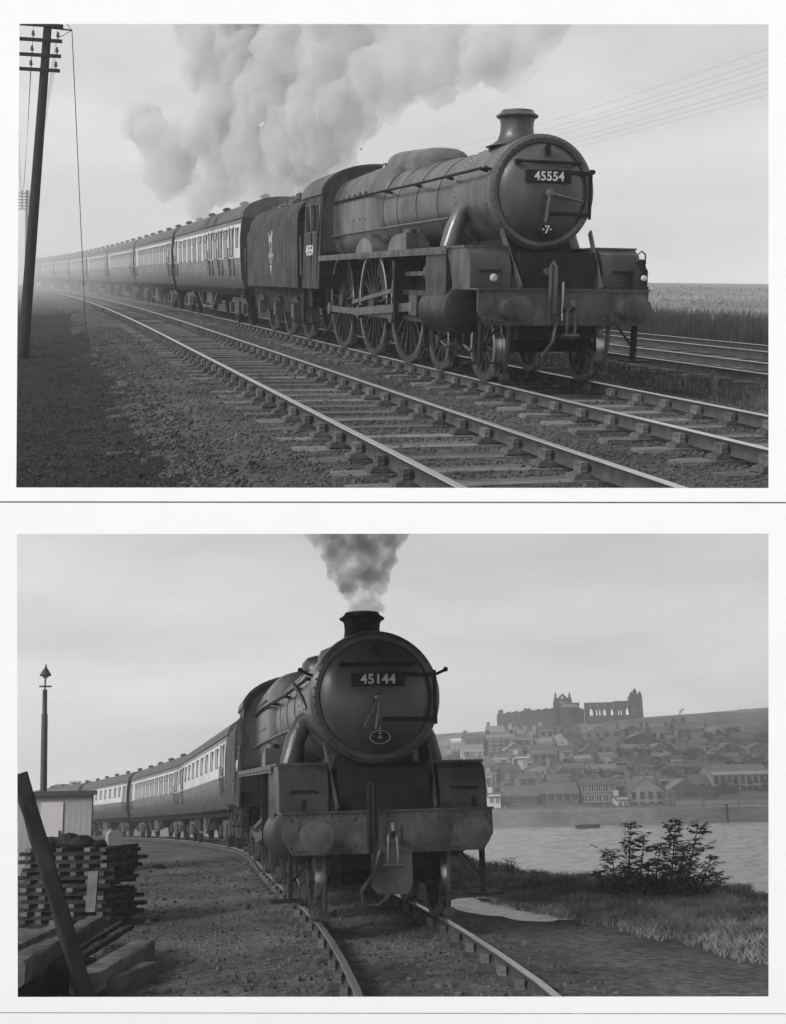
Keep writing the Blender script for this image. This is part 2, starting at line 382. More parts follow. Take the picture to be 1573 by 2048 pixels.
def make_loco(root, number, drivers, rd, shed, style):
    RP, SB = 1.87, .78
    CZ, SR = (2.66, .81) if style == 'express' else (2.72, .86)      # boiler centre line, smokebox radius
    if style == 'express': SB = .88
    D = drivers
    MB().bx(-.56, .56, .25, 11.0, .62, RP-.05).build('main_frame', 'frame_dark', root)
    # front end
    bb = MB().prism([(-1.27, 1.30), (1.27, 1.30), (1.27, 1.02), (1.15, .83), (-1.15, .83), (-1.27, 1.02)], 'Y', -.03, .03)
    beam = bb.build('buffer_beam', 'beam_paint', root)
    rv = MB().ball((0, 0, 0), .018, 6, 4).mesh('rivet', 'beam_paint')
    for x in (-1.18, -1.08, -.6, -.42, .42, .6, 1.08, 1.18):
        for z in (1.23, .92):
            link('rivet', rv, beam, TR(x, -.032, z))
    MB().bx(-1.29, 1.29, -.05, 1.0, 1.302, 1.325).build('front_platform', 'loco_black', root)
    BK, BX = (1.0, .87) if style == 'express' else (1.06, .92)
    bh = MB().lathe([(.15, 0), (.15, -.03), (.125, -.04), (.11, -.20), (.13, -.21), (.13, -.25), (.10, -.26), (.10, -.33), (.075, -.34), (.075, -.46), (.165*BK, -.475), (.182*BK, -.482), (.184*BK, -.50), (.13*BK, -.514), (.07, -.518), (0, -.52)], axis='Y', n=28).mesh('buffer', 'loco_black' if style == 'express' else 'buffer_steel')
    for s in (-1, 1):
        b = link('buffer', bh, root, TR(BX*s, -.03, 1.055))
        MB().bx(-.17, .17, -.015, .005, -.17, .17).build('base_plate', 'beam_paint', b)
        x0, x1 = sorted((.69*s, 1.285*s))
        pan = MB().prism([(.26, 1.325), (.26, 1.60), (.34, 1.80), (.47, RP), (1.30, RP), (1.16, 1.72), (1.02, 1.5), (.98, 1.325)], 'X', x0, x1).build('drop_panel', 'loco_black', root)
        MB().bx(1.0*s-.16, 1.0*s+.16, .235, .28, 1.55, 1.575).build('foot_slot', 'frame_dark', pan)
        MB().bar((.60*s, .10, 1.325), (.68*s, .70, 2.12), .09, .025, hint=(1, 0, 0)).build('stay', 'beam_paint', root)
        rp = MB(); x0, x1 = sorted((.66*s, 1.31*s)); rp.bx(x0, x1, .46, 9.55, RP, RP+.03)
        x0, x1 = sorted((1.27*s, 1.31*s)); rp.bx(x0, x1, 1.2, 9.55, RP-.075, RP)
        rp.build('running_plate', 'loco_black', root)
        # cylinder under the running plate
        cy = MB(); c0 = Vector((.98*s, 1.22, 1.02)); c1 = Vector((.98*s, 2.45, .98))
        cy.cyl(c0, c1, .345, n=28); cy.bx(*sorted((.62*s, 1.26*s)), 1.35, 2.3, 1.2, RP-.06)
        cy.cyl((1.0*s, 1.0, 1.55), (1.0*s, 2.65, 1.53), .2, n=20)
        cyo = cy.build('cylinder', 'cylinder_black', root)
        MB().lathe([(.345, 0), (.35, -.03), (.30, -.06), (.12, -.08), (0, -.085)], o=(.98*s, 1.22, 1.02), axis='Y', n=28).build('cylinder_cover', 'cylinder_black', cyo)
        MB().lathe([(.2, 0), (.19, -.05), (.07, -.12), (0, -.12)], o=(1.0*s, 1.0, 1.55), axis='Y', n=20).build('valve_cover', 'loco_black', cyo)
        for yy in (1.3, 2.35): MB().tube([(.98*s, yy, .69), (.98*s, yy, .5), (.95*s, yy-.25, .42)], .022, 6).build('drain_pipe', 'motion_steel', cyo)
        # steam pipe casing from smokebox to cylinder
        MB().tube([(.62*s, 2.05, CZ-.12), (.80*s, 2.05, CZ-.26), (.92*s, 2.03, CZ-.50), (.97*s, 2.0, RP+.02)], [.13, .14, .14, .17], 18).build('steam_pipe', 'boiler_black' if style == 'express' else 'loco_black', root)
        # motion
        Y1, Y2, Y3 = D; ck = R(-35); px = 1.02*s
        P = [(yy+math.cos(ck)*.33, rd+math.sin(ck)*.33) for yy in D]
        rod = MB().bar((px, P[0][0]-.1, P[0][1]), (px, P[2][0]+.1, P[2][1]), .05, .12, hint=(0, 0, 1))
        for q in P: rod.cyl((px-.05, q[0], q[1]), (px+.05, q[0], q[1]), .13, n=14)
        rod.build('coupling_rod', 'motion_steel', root)
        cx_y = 3.35
        MB().bar((px+.1*s, cx_y, 1.0), (px+.1*s, P[1][0], P[1][1]), .05, .14, hint=(0, 0, 1)).build('connecting_rod', 'motion_steel', root)
        ch = MB().bx(px-.12, px+.12, cx_y-.22, cx_y+.2, .86, 1.18); ch.cyl((px, 2.4, 1.0), (px, cx_y, 1.0), .05, n=10)
        ch.build('crosshead', 'loco_black', root)
        for zz in (1.22, .80): MB().bx(px-.05, px+.05, 2.45, 4.15, zz-.04, zz+.04).build('slide_bar', 'cylinder_black', root)
        MB().bx(px-.2, px+.2, 4.12, 4.2, .75, RP-.05).build('motion_bracket', 'frame_dark', root)
        el = MB().tube([(px, 4.75, 1.75), (px, 4.70, 1.5), (px, 4.78, 1.22)], .055, 6); el.bar((px, 2.7, 1.53), (px, 4.72, 1.52), .04, .07)
        el.bar((px, 4.78, 1.25), (px+.12*s, P[1][0]+.1, P[1][1]+.18), .04, .07); el.bar((px, 2.75, 1.5), (px, 2.9, .9), .04, .06)
        el.build('valve_gear', 'motion_steel', root)
        # guard iron, step and sanding gear
        g = MB().tube([(.75*s, .12, .83), (.75*s, .14, .55), (.75*s, .22, .22), (.75*s, .28, .09)], .03, 6)
        g.bx(.75*s-.06, .75*s+.06, .2, .3, .07, .16); g.build('guard_iron', 'loco_black', root)
        st = MB().bar((1.16*s, .12, .86), (1.16*s, .14, .34), .10, .05, hint=(1, 0, 0)); st.bx(*sorted((1.02*s, 1.40*s)), -.02, .26, .31, .335)
        st.bar((1.16*s, .14, .5), (.86*s, .14, .86), .025, .025)
        st.build('front_step', 'frame_dark', root)
        # splashers, lubricators
        for yy in (Y1, Y2):
            rr = rd+.09; h = RP+.03-rd; half = math.sqrt(max(rr*rr-h*h, .01)) if rr > abs(h) else .3
            half = max(half, .42); top = max(rd+rr, RP+.3)
            arc = [(yy+half*math.cos(a), RP+.02+(top-RP)*math.sin(a)) for a in np.linspace(0, math.pi, 13)]
            MB().prism(arc, 'X', *sorted((.62*s, 1.02*s))).build('splasher', 'boiler_black', root)
        lb = MB().bx(*sorted((1.0*s, 1.22*s)), Y1-1.15, Y1-.85, RP+.03, RP+.30); lb.cyl((1.11*s, Y1-1.0, RP+.3), (1.11*s, Y1-1.0, RP+.36), .11, n=12)
        lb.build('lubricator', 'motion_steel', root)
        # handrail
        hr = [(.85*s, SB+.25, 2.98), (.88*s, 4.2, 2.98), (1.0*s, 7.0, 2.98), (1.01*s, 9.45, 2.98)]
        h = MB().tube(hr, .022, 6).build('handrail', 'frame_dark', root)
        for yy in (SB+.25, 2.6, 4.2, 5.8, 7.5, 9.2):
            MB().cyl((.74*s, yy, 2.95), ((.86 if yy < 5 else .95 if yy < 6.5 else 1.0)*s, yy, 2.98), .026, n=6).build('handrail_knob', 'frame_dark', h)
        f0 = SR+.02 if style == 'express' else SR+.10; f1 = 0 if style == 'express' else .10
        bl = MB().cyl(((SR-.15)*s, SB+.12, 2.96), (f0*s, SB+.10, 2.97+f1), .022, n=6).ball((f0*s, SB+.10, 2.975+f1), .034, 8, 6)
        bl.build('blower_fitting', 'frame_dark', root)
    # platform apron
    ap = MB().loft([[(-.66, .30, 1.325), (.66, .30, 1.325), (.66, .33, 1.325), (-.66, .33, 1.325)], [(-.66, .38, 1.64), (.66, .38, 1.64), (.66, .41, 1.64), (-.66, .41, 1.64)],
                    [(-.66, .98, 1.70), (.66, .98, 1.70), (.66, .98, 1.66), (-.66, .98, 1.66)]]); ap.build('apron_plate', 'loco_black', root)
    MB().loft([[(-.62, y, 1.3), (.62, y, 1.3), (.60, y, 1.7), (.50, y, 1.98), (.34, y, 2.1), (-.34, y, 2.1), (-.50, y, 1.98), (-.60, y, 1.7)] for y in (1.0, 2.45)]).build('saddle', 'frame_dark', root)
    # smokebox
    MB().lathe([(.0, SB+.02), (SR-.135, SB+.02), (SR-.125, SB-.02), (SR-.07, SB-.035), (SR-.015, SB+.0), (SR, SB+.07), (SR-.015, SB+.13), (SR-.035, SB+.15), (SR-.035, 2.5), (0, 2.5)], o=(0, 0, CZ), axis='Y', n=64).build('smokebox', 'boiler_black', root)
    door = MB().lathe([(0, SB-.20), (.18, SB-.195), (.38, SB-.165), (.55, SB-.115), (SR-.19, SB-.055), (SR-.142, SB-.01), (SR-.138, SB+.03)], o=(0, 0, CZ), axis='Y', n=64).build('smokebox_door', 'boiler_black', root)
    MB().cyl((-.50, SB-.20, CZ+.40), (.50, SB-.20, CZ+.40), .022, n=8).bx(-.47, -.42, SB-.2, SB-.08, CZ+.37, CZ+.43).bx(.42, .47, SB-.2, SB-.08, CZ+.37, CZ+.43).build('door_rail', 'frame_dark', door)
    for zz in (.27, -.30):
        MB().loft([[(x, SB-yy-.016, CZ+zz-.028), (x, SB-yy-.016, CZ+zz+.028), (x, SB-yy+.03, CZ+zz+.028), (x, SB-yy+.03, CZ+zz-.028)] for x, yy in ((.05, .19), (.3, .172), (.5, .11), (.63, .06), (SR-.10, .06))]).build('hinge_strap', 'frame_dark', door)
    MB().cyl((SR-.09, SB-.06, CZ-.36), (SR-.09, SB-.06, CZ+.33), .024, n=8).build('hinge_post', 'frame_dark', door)
    hub = MB().lathe([(.06, SB-.2), (.06, SB-.27), (.03, SB-.29), (.03, SB-.34), (0, SB-.34)], o=(0, 0, CZ-.03), axis='Y', n=16).build('door_boss', 'motion_steel', door)
    for a, ln in ((R(-118), .42), (R(-98), .40)) if style == 'harbour' else ((R(-100), .40), (R(-12), .50)):
        MB().tube([(0, SB-.28-.03*k, CZ-.03) if k == 0 else (math.cos(a)*ln, SB-.28-.03*k, CZ-.03+math.sin(a)*ln) for k in (0, 1)], [.026, .018], 8).build('door_handle', 'motion_steel', door)
    MB().bx(-.03, .03, SB-.14, SB-.02, CZ+.53, CZ+.61).bx(-.035, .035, SB-.17, SB-.14, CZ+.50, CZ+.66).build('lamp_bracket', 'frame_dark', door)
    npl = MB().bx(-.34, .34, SB-.228, SB-.19, CZ+.115, CZ+.285).build('number_plate', 'frame_dark', root)
    text(number, .170, 'white_paint', npl, TR(0, SB-.232, CZ+.20) @ FACE_FRONT, 'number', .003, .004, 1.08)
    if style == 'harbour':
        sp = MB().lathe([(0, -.012), (.10, -.012), (.11, 0), (.11, .02)], o=(.02, SB-.155, CZ-.52), axis='Y', n=24, sx=1.25, sy=.8).build('shed_plate', 'frame_dark', root)
        rim = MB().lathe([(.098, -.016), (.105, -.016), (.105, -.005), (.098, -.005), (.098, -.016)], o=(.02, SB-.155, CZ-.52), axis='Y', n=24, sx=1.25, sy=.8).build('rim', 'worn_enamel', sp)
        text('A\n5\nH', .058, 'worn_enamel', sp, TR(.02, SB-.175, CZ-.465) @ FACE_FRONT, 'lettering', .002, .001)
    else:
        sp = MB().lathe([(0, -.012), (.10, -.012), (.11, 0), (.11, .02)], o=(.02, SB-.155, CZ-.52), axis='Y', n=24, sx=1.2, sy=.75).build('shed_plate', 'frame_dark', root)
        text('\u00b77\u00b7', .15, 'white_paint', sp, TR(.02, SB-.17, CZ-.52) @ FACE_FRONT, 'lettering', .002, .004)
    # rivets, plate joints and plugs, too small to pick apart
    rvs = MB()
    for k in range(44):
        a = 2*math.pi*k/44
        rvs.ball((math.cos(a)*(SR-.055), SB-.034, CZ+math.sin(a)*(SR-.055)), .013, 6, 4)
    for yy in (SB+.22, 2.4):
        for k in range(60):
            a = 2*math.pi*k/60; rvs.ball((math.cos(a)*(SR-.034), yy, CZ+math.sin(a)*(SR-.034)), .012, 6, 4)
    for s in (-1, 1):
        for k in range(7): rvs.ball((s*(.74+.085*k), .26, 1.37), .012, 6, 4)
        for k in range(7): rvs.ball((s*(.74+.085*k), .26, 1.54), .012, 6, 4)
        for k in range(22): rvs.ball((s*1.312, 1.4+.37*k, RP-.04), .013, 6, 4)
        for k in range(6):
            for zz in (CZ+.38, CZ-.1): rvs.ball((s*.955, 7.0+.42*k, zz), .028, 8, 5)
    for x in np.linspace(-1.2, 1.2, 25): rvs.ball((x, -.032, 1.27), .011, 6, 4)
    tag(rvs.build('rivets', 'loco_black', root), None, None, None, 'stuff')
    for s in (-1, 1):
        pp_ = MB().tube([(.80*s, 2.6, CZ-.30), (.92*s, 4.0, CZ-.32), (.98*s, 6.4, CZ-.34), (1.02*s, 9.5, CZ-.36)], .026, 6); pp_.build('side_pipe', 'motion_steel', root)
        sb = MB().tube([(.86*s, D[0]-1.3, RP), (.80*s, D[0]-1.25, 1.1), (.78*s, D[0]-1.08, .25)], .022, 6); sb.build('sand_pipe', 'frame_dark', root)
        for yy in D:
            sg = MB()
            for k in range(5): sg.bx(*sorted((.60*s, .68*s)), yy-.5+.07*k, yy+.5-.07*k, .40-.03*k, .425-.03*k)
            sg.build('leaf_spring', 'frame_dark', root)
        MB().bx(*sorted((.2*s, .62*s)), 6.6, 9.2, .45, .9).build('ash_pan', 'frame_dark', root)
    # chimney
    chy = SB+1.02
    MB().lathe([(r_, z_+(CZ-2.72)-(.06 if style == 'express' else .07)) for r_, z_ in [(.46, 3.50), (.36, 3.54), (.285, 3.60), (.252, 3.70), (.245, 3.78), (.25, 3.86), (.265, 3.90), (.31, 3.925), (.315, 3.945), (.28, 3.965), (.25, 3.99), (.235, 4.02), (.20, 4.02), (.19, 3.9), (0, 3.85)]], o=(0, chy, 0), axis='Z', n=40).build('chimney', 'frame_dark' if style == 'harbour' else 'loco_black', root)
    # boiler, firebox
    bo = MB().lathe([(SR-.075, 2.50), (SR-.07, 3.2), (.86, 6.3), (.80, 6.3), (0, 6.3)], o=(0, 0, CZ), axis='Y', n=56).build('boiler', 'boiler_black', root)
    for yy in (2.55, 3.4, 4.4, 5.4, 6.2):
        rr = SR-.07+(max(yy, 3.2)-3.2)/3.1*(.93-SR)
        MB().lathe([(rr-.01, yy-.035), (rr+.008, yy-.035), (rr+.008, yy+.035), (rr-.01, yy+.035)], o=(0, 0, CZ), axis='Y', n=56).build('boiler_band', 'boiler_black', bo)
    fb = MB().loft([superring(0, CZ, .86, .86, 6.28, 2.0), superring(0, CZ, .93, .90, 6.5, 2.9, 2.4), superring(0, CZ, .96, .91, 6.9, 3.4, 3.2), superring(0, CZ-.02, .98, .88, 9.55, 3.4, 3.4)])
    fb.bx(-.72, .72, 6.9, 9.5, 1.8, 2.4); fb.build('firebox', 'boiler_black', root)
    if style == 'express':
        dm = MB().loft([superring(0, 3.42, .50*a, .31*b, y+.65, 3.0) for y, a, b in ((4.15, .3, .25), (4.3, .7, .75), (4.6, .85, .95), (5.4, .95, 1.12), (6.3, 1, 1.28), (6.62, .95, 1.30), (6.8, .75, 1.1), (6.9, .3, .4))]).build('dome_casing', 'boiler_black', root)
    else:
        MB().lathe([(.46, 3.42), (.38, 3.5), (.35, 3.66), (.33, 3.8), (.24, 3.9), (.1, 3.94), (0, 3.945)], o=(0, 6.7, -.06), axis='Z', n=32).build('dome', 'boiler_black', root)
        MB().lathe([(.40, 3.36), (.33, 3.45), (.30, 3.62), (.26, 3.72), (.12, 3.78), (0, 3.785)], o=(0, 4.5, 0), axis='Z', n=32).build('top_feed', 'boiler_black', root)
        MB().tube([(-.98, 1.6, 2.96), (-.9, 1.25, 2.75), (-.86, 1.2, 2.6)], .03, 8).build('ejector_pipe', 'motion_steel', root)
    for yy in (8.6, 9.0): MB().lathe([(.1, 3.55), (.09, 3.68), (.06, 3.72), (.06, 3.78), (0, 3.78)], o=(0, yy, 0), axis='Z', n=14).build('safety_valve', 'motion_steel', root)
    # cab
    cf, cr_ = 9.55, 11.25
    for s in (-1, 1):
        cs = MB()
        def amap(px, pz, d, s=s): return ((1.30-.03*d)*s-(max(0, pz-2.2)*.10)*s, px, pz)
        def top(x): return 3.18
        wall_strips(cs, amap, cf, cr_, top, [(cf+.22, cf+.68, 2.42, 2.98, 0), (cf+.82, cf+1.34, 2.42, 2.98, 0)], base=1.22, nsub=1)
        co = cs.build('cab_side', 'tender_black', root, smooth=False)
        for a, b in ((cf+.22, cf+.68), (cf+.82, cf+1.34)):
            xx = (1.30-.05-.05)*s
            MB().bx(*sorted((xx-.004, xx+.004)), a, b, 2.42, 2.98).build('window_pane', 'glass', co)
            fr = MB()
            for (y0, y1, z0, z1) in ((a-.03, b+.03, 2.39, 2.42), (a-.03, b+.03, 2.98, 3.01), (a-.03, a, 2.42, 2.98), (b, b+.03, 2.42, 2.98)):
                x0 = 1.292*s-max(0, z0-2.2)*.1*s; fr.bx(*sorted((x0-.03*s, x0+.012*s)), y0, y1, z0, z1)
            fr.build('window_frame', 'beam_paint', co)
        MB().tube([(1.33*s, cr_-.06, 1.5), (1.34*s, cr_-.06, 2.35)], .018, 6).build('grab_rail', 'motion_steel', co)
        stp = MB().bar((1.15*s, cr_-.3, 1.25), (1.15*s, cr_-.3, .42), .36, .03, hint=(1, 0, 0))
        for zz in (.42, .8): stp.bx(*sorted((1.05*s, 1.38*s)), cr_-.5, cr_-.1, zz, zz+.03)
        stp.build('cab_step', 'frame_dark', root)
    text(number, .30, 'white_paint', root, TR(-1.306, (cf+cr_)/2, 2.02) @ FACE_LEFT, 'cab_number', .003, .006)
    arc = [(1.20*math.cos(a), 3.18+.62*math.sin(a)) for a in np.linspace(0, math.pi, 21)]
    MB().loft([[(x, y, z) for x, z in [(1.24*math.cos(a), 3.17+.64*math.sin(a)) for a in np.linspace(0, math.pi, 21)]]+[(x, y, z) for x, z in [(1.19*math.cos(a), 3.14+.62*math.sin(a)) for a in np.linspace(math.pi, 0, 21)]] for y in (cf-.06, cr_+.35)]).build('cab_roof', 'loco_black', root)
    MB().prism([(1.2, 2.0), (1.2, 3.1)]+arc[1:-1]+[(-1.2, 3.1), (-1.2, 2.0)], 'Y', cf, cf+.03).build('cab_front', 'loco_black', root)
    MB().bx(-1.2, 1.2, cf+.1, cr_, 1.22, 1.5).build('cab_floor', 'frame_dark', root)
    # coupling, pipes
    hk = MB().tube([(0, -.05, 1.05), (0, -.22, 1.04), (0, -.30, 1.10), (0, -.27, 1.17)], .035, 8); hk.bx(-.13, .13, -.05, -.03, .95, 1.15)
    hk.tube([(.05, -.24, 1.04), (.06, -.26, .8), (.05, -.24, .66), (-.05, -.24, .66), (-.06, -.26, .8), (-.05, -.24, 1.04)], .02, 6)
    hk.cyl((-.12, -.25, .70), (.12, -.25, .70), .03, n=8); hk.build('coupling_hook', 'motion_steel' if style == 'harbour' else 'loco_black', root)
    vp = MB().tube([(-.24, -.06, .84), (-.24, -.08, 1.3), (-.24, -.07, 1.62), (-.22, -.1, 1.68), (-.20, -.14, 1.62), (-.2, -.15, 1.0)], .032, 8).build('vacuum_pipe', 'loco_black' if style == 'express' else 'frame_dark', root)
    MB().tube([(-.12, -.02, .86), (-.2, -.12, .62), (-.36, -.14, .42), (-.34, -.12, .26), (-.16, -.10, .25), (-.02, -.08, .36)], .028, 8).build('steam_hose', 'loco_black', root)
    if style == 'harbour':
        MB().prism([(-.22, .83), (.27, .83), (.27, .46), (.21, .36), (-.14, .36), (-.22, .44)], 'Y', -.02, .01).build('guard_plate', 'beam_paint', root)
        for x, z in ((-1.0, 1.33), (1.08, 1.33)): MB().bx(x-.03, x+.03, .08, .10, z, z+.13).build('lamp_iron', 'frame_dark', root)
    else:
        MB().cyl((-.06, -.07, .9), (-.06, -.07, 1.42), .02, n=8).build('coupling_rod_handle', 'tread_steel', root)
        MB().lathe([(0, -.045), (.04, -.04), (.055, -.02), (.06, 0)], o=(-.95, .24, 1.46), axis='Y', n=16).build('sand_filler_cap', 'worn_enamel', root)
        MB().lathe([(0, -.05), (.05, -.04), (.06, 0)], o=(-.16, .26, 1.55), axis='Y', n=14).build('pipe_cap', 'motion_steel', root)
    # wheels
    wm = spoked_wheel_parts(rd, 17, crank=R(-35)); bm_ = spoked_wheel_parts(.50, 10)
    for s in (-1, 1):
        for yy in D: add_wheel(root, wm, .77*s, yy, rd, s > 0)
        for yy in (.9, 2.86): add_wheel(root, bm_, .77*s, yy, .50, s > 0)
        bo_ = MB().bx(*sorted((.52*s, .60*s)), .45, 3.3, .42, .72); bo_.build('bogie_frame', 'frame_dark', root)
        for yy in D: MB().bx(*sorted((.84*s, .9*s)), yy-1.2, yy-1.08, .35, 1.0).build('brake_hanger', 'frame_dark', root)
    for yy, rr in [(q, rd) for q in D]+[(.9, .5), (2.86, .5)]: MB().cyl((-.72, yy, rr), (.72, yy, rr), .09, n=10).build('axle', 'frame_dark', root)

def make_tender(root, emblem):
    # local y from 0 (front) to 7.3
    L = 7.25
    prof = [(1.30, 1.22), (1.30, 2.75), (1.26, 2.95), (1.14, 3.12), (1.02, 3.20)]
    for s in (-1, 1):
        ring = [(x*s, z) for x, z in prof]+[((x-.03)*s, z-.02) for x, z in prof[::-1]]
        MB().prism(ring, 'Y', .1, 6.6).build('tank_side', 'tender_black', root)
    MB().bx(-1.27, 1.27, .12, 7.2, 1.24, 2.7).build('tank', 'tender_black', root)
    MB().prism([(-1.28, 1.22), (1.28, 1.22), (1.28, 2.6), (1.1, 2.74), (-1.1, 2.74), (-1.28, 2.6)], 'Y', 6.6, 7.22).build('rear_tank', 'tender_black', root)
    MB().prism([(x, z) for x, z in prof]+[(-x, z) for x, z in prof[::-1]], 'Y', 6.5, 6.56).build('bunker_end', 'tender_black', root)
    rg = np.random.default_rng(3); co = MB()
    for k in range(160):
        x = rg.uniform(-.9, .9); y = rg.uniform(.3, 6.2); z = 3.08+.42*(1-(x/1.0)**2)*(1-((y-2.6)/4.2)**2)+rg.uniform(-.06, .05)
        r = rg.uniform(.1, .22); co.ball((x, y, z), (r*rg.uniform(.7, 1.3), r, r*rg.uniform(.6, 1)), 6, 4)
    co.bx(-1.0, 1.0, .25, 6.4, 2.7, 3.06); co.build('coal_load', 'coal', root, smooth=False)
    MB().bx(-.62, .62, .0, L, .75, 1.2).build('frame', 'frame_dark', root)
    for s in (-1, 1):
        fr = MB().bx(*sorted((1.0*s, 1.06*s)), .05, L, .62, 1.2); fr.build('side_frame', 'frame_dark', root)
        for yy in (1.1, 3.4, 5.7):
            b = MB().bx(*sorted((1.04*s, 1.22*s)), yy-.15, yy+.15, .5, .82); b.build('axlebox', 'beam_paint', root)
            sp = MB()
            for k in range(4): sp.bx(*sorted((1.08*s, 1.16*s)), yy-.5+.09*k, yy+.5-.09*k, .86+.035*k, .89+.035*k)
            sp.build('leaf_spring', 'tender_black', root)
        MB().tube([(1.34*s, 7.05, 1.55), (1.37*s, 7.05, 1.6), (1.37*s, 7.05, 2.2), (1.34*s, 7.05, 2.25)], .02, 6).build('grab_rail', 'motion_steel', root)
        st = MB().bar((1.12*s, .35, 1.22), (1.12*s, .35, .45), .34, .03, hint=(1, 0, 0)); st.bx(*sorted((1.05*s, 1.36*s)), .15, .55, .45, .48); st.build('step', 'frame_dark', root)
    MB().tube([(-.5, 6.8, 2.74), (-.5, 6.8, 3.05), (.2, 6.8, 3.05), (.2, 6.8, 2.74)], .02, 6).build('filler_rail', 'motion_steel', root)
    wm = spoked_wheel_parts(.65, 12)
    for s in (-1, 1):
        for yy in (1.1, 3.4, 5.7): add_wheel(root, wm, .77*s, yy, .65, s > 0)
    if emblem:                                        # lion over a wheel, cream
        e = MB(); X = -1.308
        def pl(poly): e.prism([(3.4-a, 2.0+b) for a, b in poly], 'X', X, X+.006)
        n = 18
        for k in range(n):
            a, b = 2*math.pi*k/n, 2*math.pi*(k+1)/n
            pl([(.17*math.cos(a), .17*math.sin(a)), (.21*math.cos(a), .21*math.sin(a)), (.21*math.cos(b), .21*math.sin(b)), (.17*math.cos(b), .17*math.sin(b))])
        for k in range(4):
            a = k*math.pi/4; c, q = math.cos(a), math.sin(a)
            pl([(.17*c-.012*q, .17*q+.012*c), (-.17*c-.012*q, -.17*q+.012*c), (-.17*c+.012*q, -.17*q-.012*c), (.17*c+.012*q, .17*q-.012*c)])
        pl([(-.34, -.035), (.34, -.035), (.34, .035), (-.34, .035)])
        pl([(-.22, .22), (-.16, .22), (-.14, .34), (.10, .34), (.12, .22), (.18, .22), (.18, .46), (.26, .52), (.24, .62), (.12, .62), (.04, .50), (-.20, .48), (-.24, .58), (-.30, .58), (-.27, .40)])
        pl([(-.14, -.24), (.14, -.24), (.06, -.40), (0, -.52), (-.06, -.40)])
        e.build('emblem', 'worn_enamel', root, smooth=False)

def carriage_profile(k=0.0):
    right = [(1.25, 1.12), (1.33, 1.45), (1.36, 1.9), (1.36, 2.6), (1.32, 3.0), (1.27, 3.18)]
    return right

